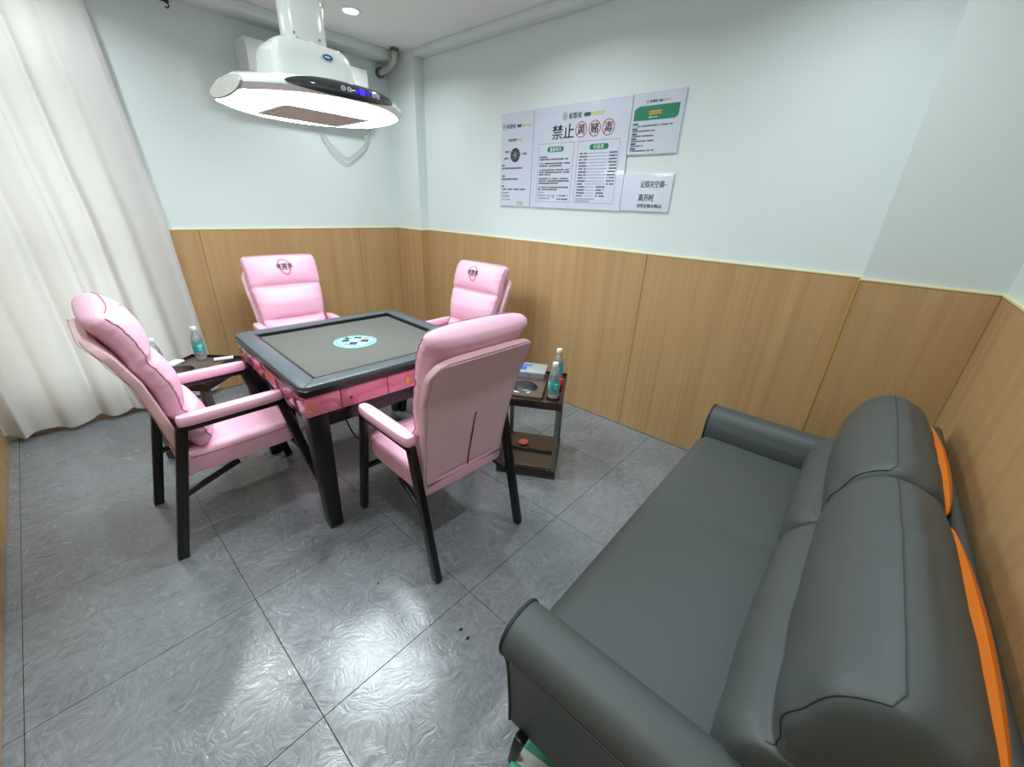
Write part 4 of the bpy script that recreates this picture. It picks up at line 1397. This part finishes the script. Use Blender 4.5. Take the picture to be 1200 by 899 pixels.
# back cushions: lumbar roll in front, big head pillow above, orange lining at the back
def cushion_prof():
    # (y, z) going from the seat up the front, over the top, down the back
    return [(-1.06, 0.435), (-0.93, 0.437), (-0.893, 0.462), (-0.882, 0.52), (-0.893, 0.585), (-0.925, 0.630), (-0.956, 0.645),
            (-0.953, 0.662), (-0.950, 0.71), (-0.960, 0.77), (-0.990, 0.83), (-1.035, 0.868), (-1.085, 0.877), (-1.130, 0.862), (-1.168, 0.825), (-1.188, 0.775), (-1.190, 0.745),
            (-1.172, 0.74), (-1.150, 0.70), (-1.09, 0.44)]
def cushion(x0, x1, seed):
    P = spline([(0, a, b) for a, b in cushion_prof()], 4)
    cy, cz = -1.055, 0.66
    bm = NB(); rings = []
    N = 34
    for i in range(N + 1):
        u = i / N
        d = min(u, 1 - u) * (x1 - x0)
        e_ = min(1, d / 0.055)
        k = 0.90 + 0.10 * math.sqrt(max(0, 1 - (1 - e_) ** 2))
        x = x0 + (x1 - x0) * u
        ring = []
        for q, p in enumerate(P):
            yy = cy + (p.y - cy) * k
            zz = cz + (p.z - cz) * (0.5 + 0.5 * k) if p.z > cz else p.z
            top = max(0, (p.z - 0.66) / 0.2)
            bul = 0.010 * math.sin(PI * u) * (1 if p.y > -1.1 else 0.3)
            wr = 0.0035 * noise.noise(Vector((u * 7 + seed, p.z * 12, p.y * 9))) + 0.004 * (1 - e_) * math.sin(p.z * 70 + p.y * 45)
            dirv = Vector((0, p.y - cy, p.z - cz)).normalized()
            v_ = Vector((x, yy, zz)) + dirv * (wr + bul)
            ring.append(sv(v_.x, v_.y, max(0.436, v_.z) if p.z < 0.5 else v_.z))
        rings.append(ring)
    # rounded ends
    for s_, pos in ((0, 0), (1, N)):
        pass
    def shrunk(r, k, dx):
        c = Vector((r[0].x, cy - SY, cz))
        return [Vector((p.x + dx, c.y + (p.y - c.y) * k, max(0.436, c.z + (p.z - c.z) * k))) for p in r]
    a, b = rings[0], rings[-1]
    rings = [shrunk(a, 0.5, -0.018), shrunk(a, 0.86, -0.014), shrunk(a, 0.96, -0.007)] + rings + [shrunk(b, 0.96, 0.007), shrunk(b, 0.86, 0.014), shrunk(b, 0.5, 0.018)]
    loft(bm, rings)
    c = obj('back_cushion', bm, 'leather', sofa, angle=60)
    kk = [q for q, p in enumerate(P) if p.y < -1.05 and p.z > 0.8]
    iseam = min(range(len(P)), key=lambda q: (P[q].y + 1.066) ** 2 + (P[q].z - 0.876) ** 2)
    bm = NB(); tube(bm, [p + Vector((-0.002, 0, 0)) for p in rings[3][iseam - 24:iseam]] + [r[iseam] + Vector((0, 0, 0.001)) for r in rings[4:-3]], 0.0014, 5); obj('top_seam', bm, 'stitch', c)
    # orange lining: a slim bulging strip along the back edge
    bm = NB(); rr = []
    for i in range(25):
        u = i / 24
        x = x0 + (x1 - x0) * (0.02 + 0.96 * u)
        th = 0.002 + 0.032 * math.sin(PI * u) ** 0.6
        pts = []
        for k in range(10):
            a_ = 2 * PI * k / 10
            pts.append(sv(x, -1.184 + th * 0.8 * math.cos(a_), 0.785 + (0.008 + 0.024 * math.sin(PI * u) ** 0.5) * math.sin(a_)))
        rr.append(pts)
    loft(bm, rr); obj('orange_lining', bm, 'orange', c)
    return c
cushion(IN0 - 0.050, 1.125, 1.0)
cushion(1.165, IN1 - 0.005, 7.0)

# ------------------------------------------------------------------ small things on the floor
t = thing('green_carton', 'mint green and white carton lying under the sofa armrest', 'carton', (0.385, -0.565, 0.0), math.radians(12))
bm = NB(); box(bm, -0.095, 0.095, -0.075, 0.075, 0.0, 0.028, 0.004, 1); cb_ = obj('carton_body', bm, 'mint', t)
bm = NB(); box(bm, -0.06, -0.02, -0.076, 0.076, 0.004, 0.029, 0.001, 1); obj('white_panel', bm, 'white', t)
def crumb(name, label, cat, m, x, y, r, group):
    bm = NB()
    n = 9
    rnd = random.Random(int(1000 * abs(x + y)))
    P = [(r * rnd.uniform(0.6, 1.1) * math.cos(2 * PI * k / n), r * 0.7 * rnd.uniform(0.6, 1.1) * math.sin(2 * PI * k / n)) for k in range(n)]
    loft(bm, [[Vector((a, b, 0.0)) for a, b in P], [Vector((a, b, 0.003)) for a, b in P], [Vector((a * 0.6, b * 0.6, 0.005)) for a, b in P]])
    o = tag(obj(name, bm, m, smooth=False), label, cat, group)
    o.location = (x, y, 0.0)
    return o
for x, y, r, m_, l in ((0.331, 1.345, 0.012, 'chip', 'pale chip on the floor below the seat of the armchair by the curtain'),
                       (0.351, 0.948, 0.012, 'chip', 'pale chip on the floor beside the near table leg'),
                       (0.476, -0.096, 0.008, 'crumb', 'dark crumb on the bright floor patch beside the joint'),
                       (0.472, -0.139, 0.009, 'crumb', 'dark crumb on the floor joint nearest the sofa'),
                       (0.371, 0.305, 0.005, 'crumb', 'tiny dark crumb on the floor left of the nearest chair foot')):
    crumb('floor_crumb', l, 'crumb', m_, x, y, r, 'crumbs on the floor')
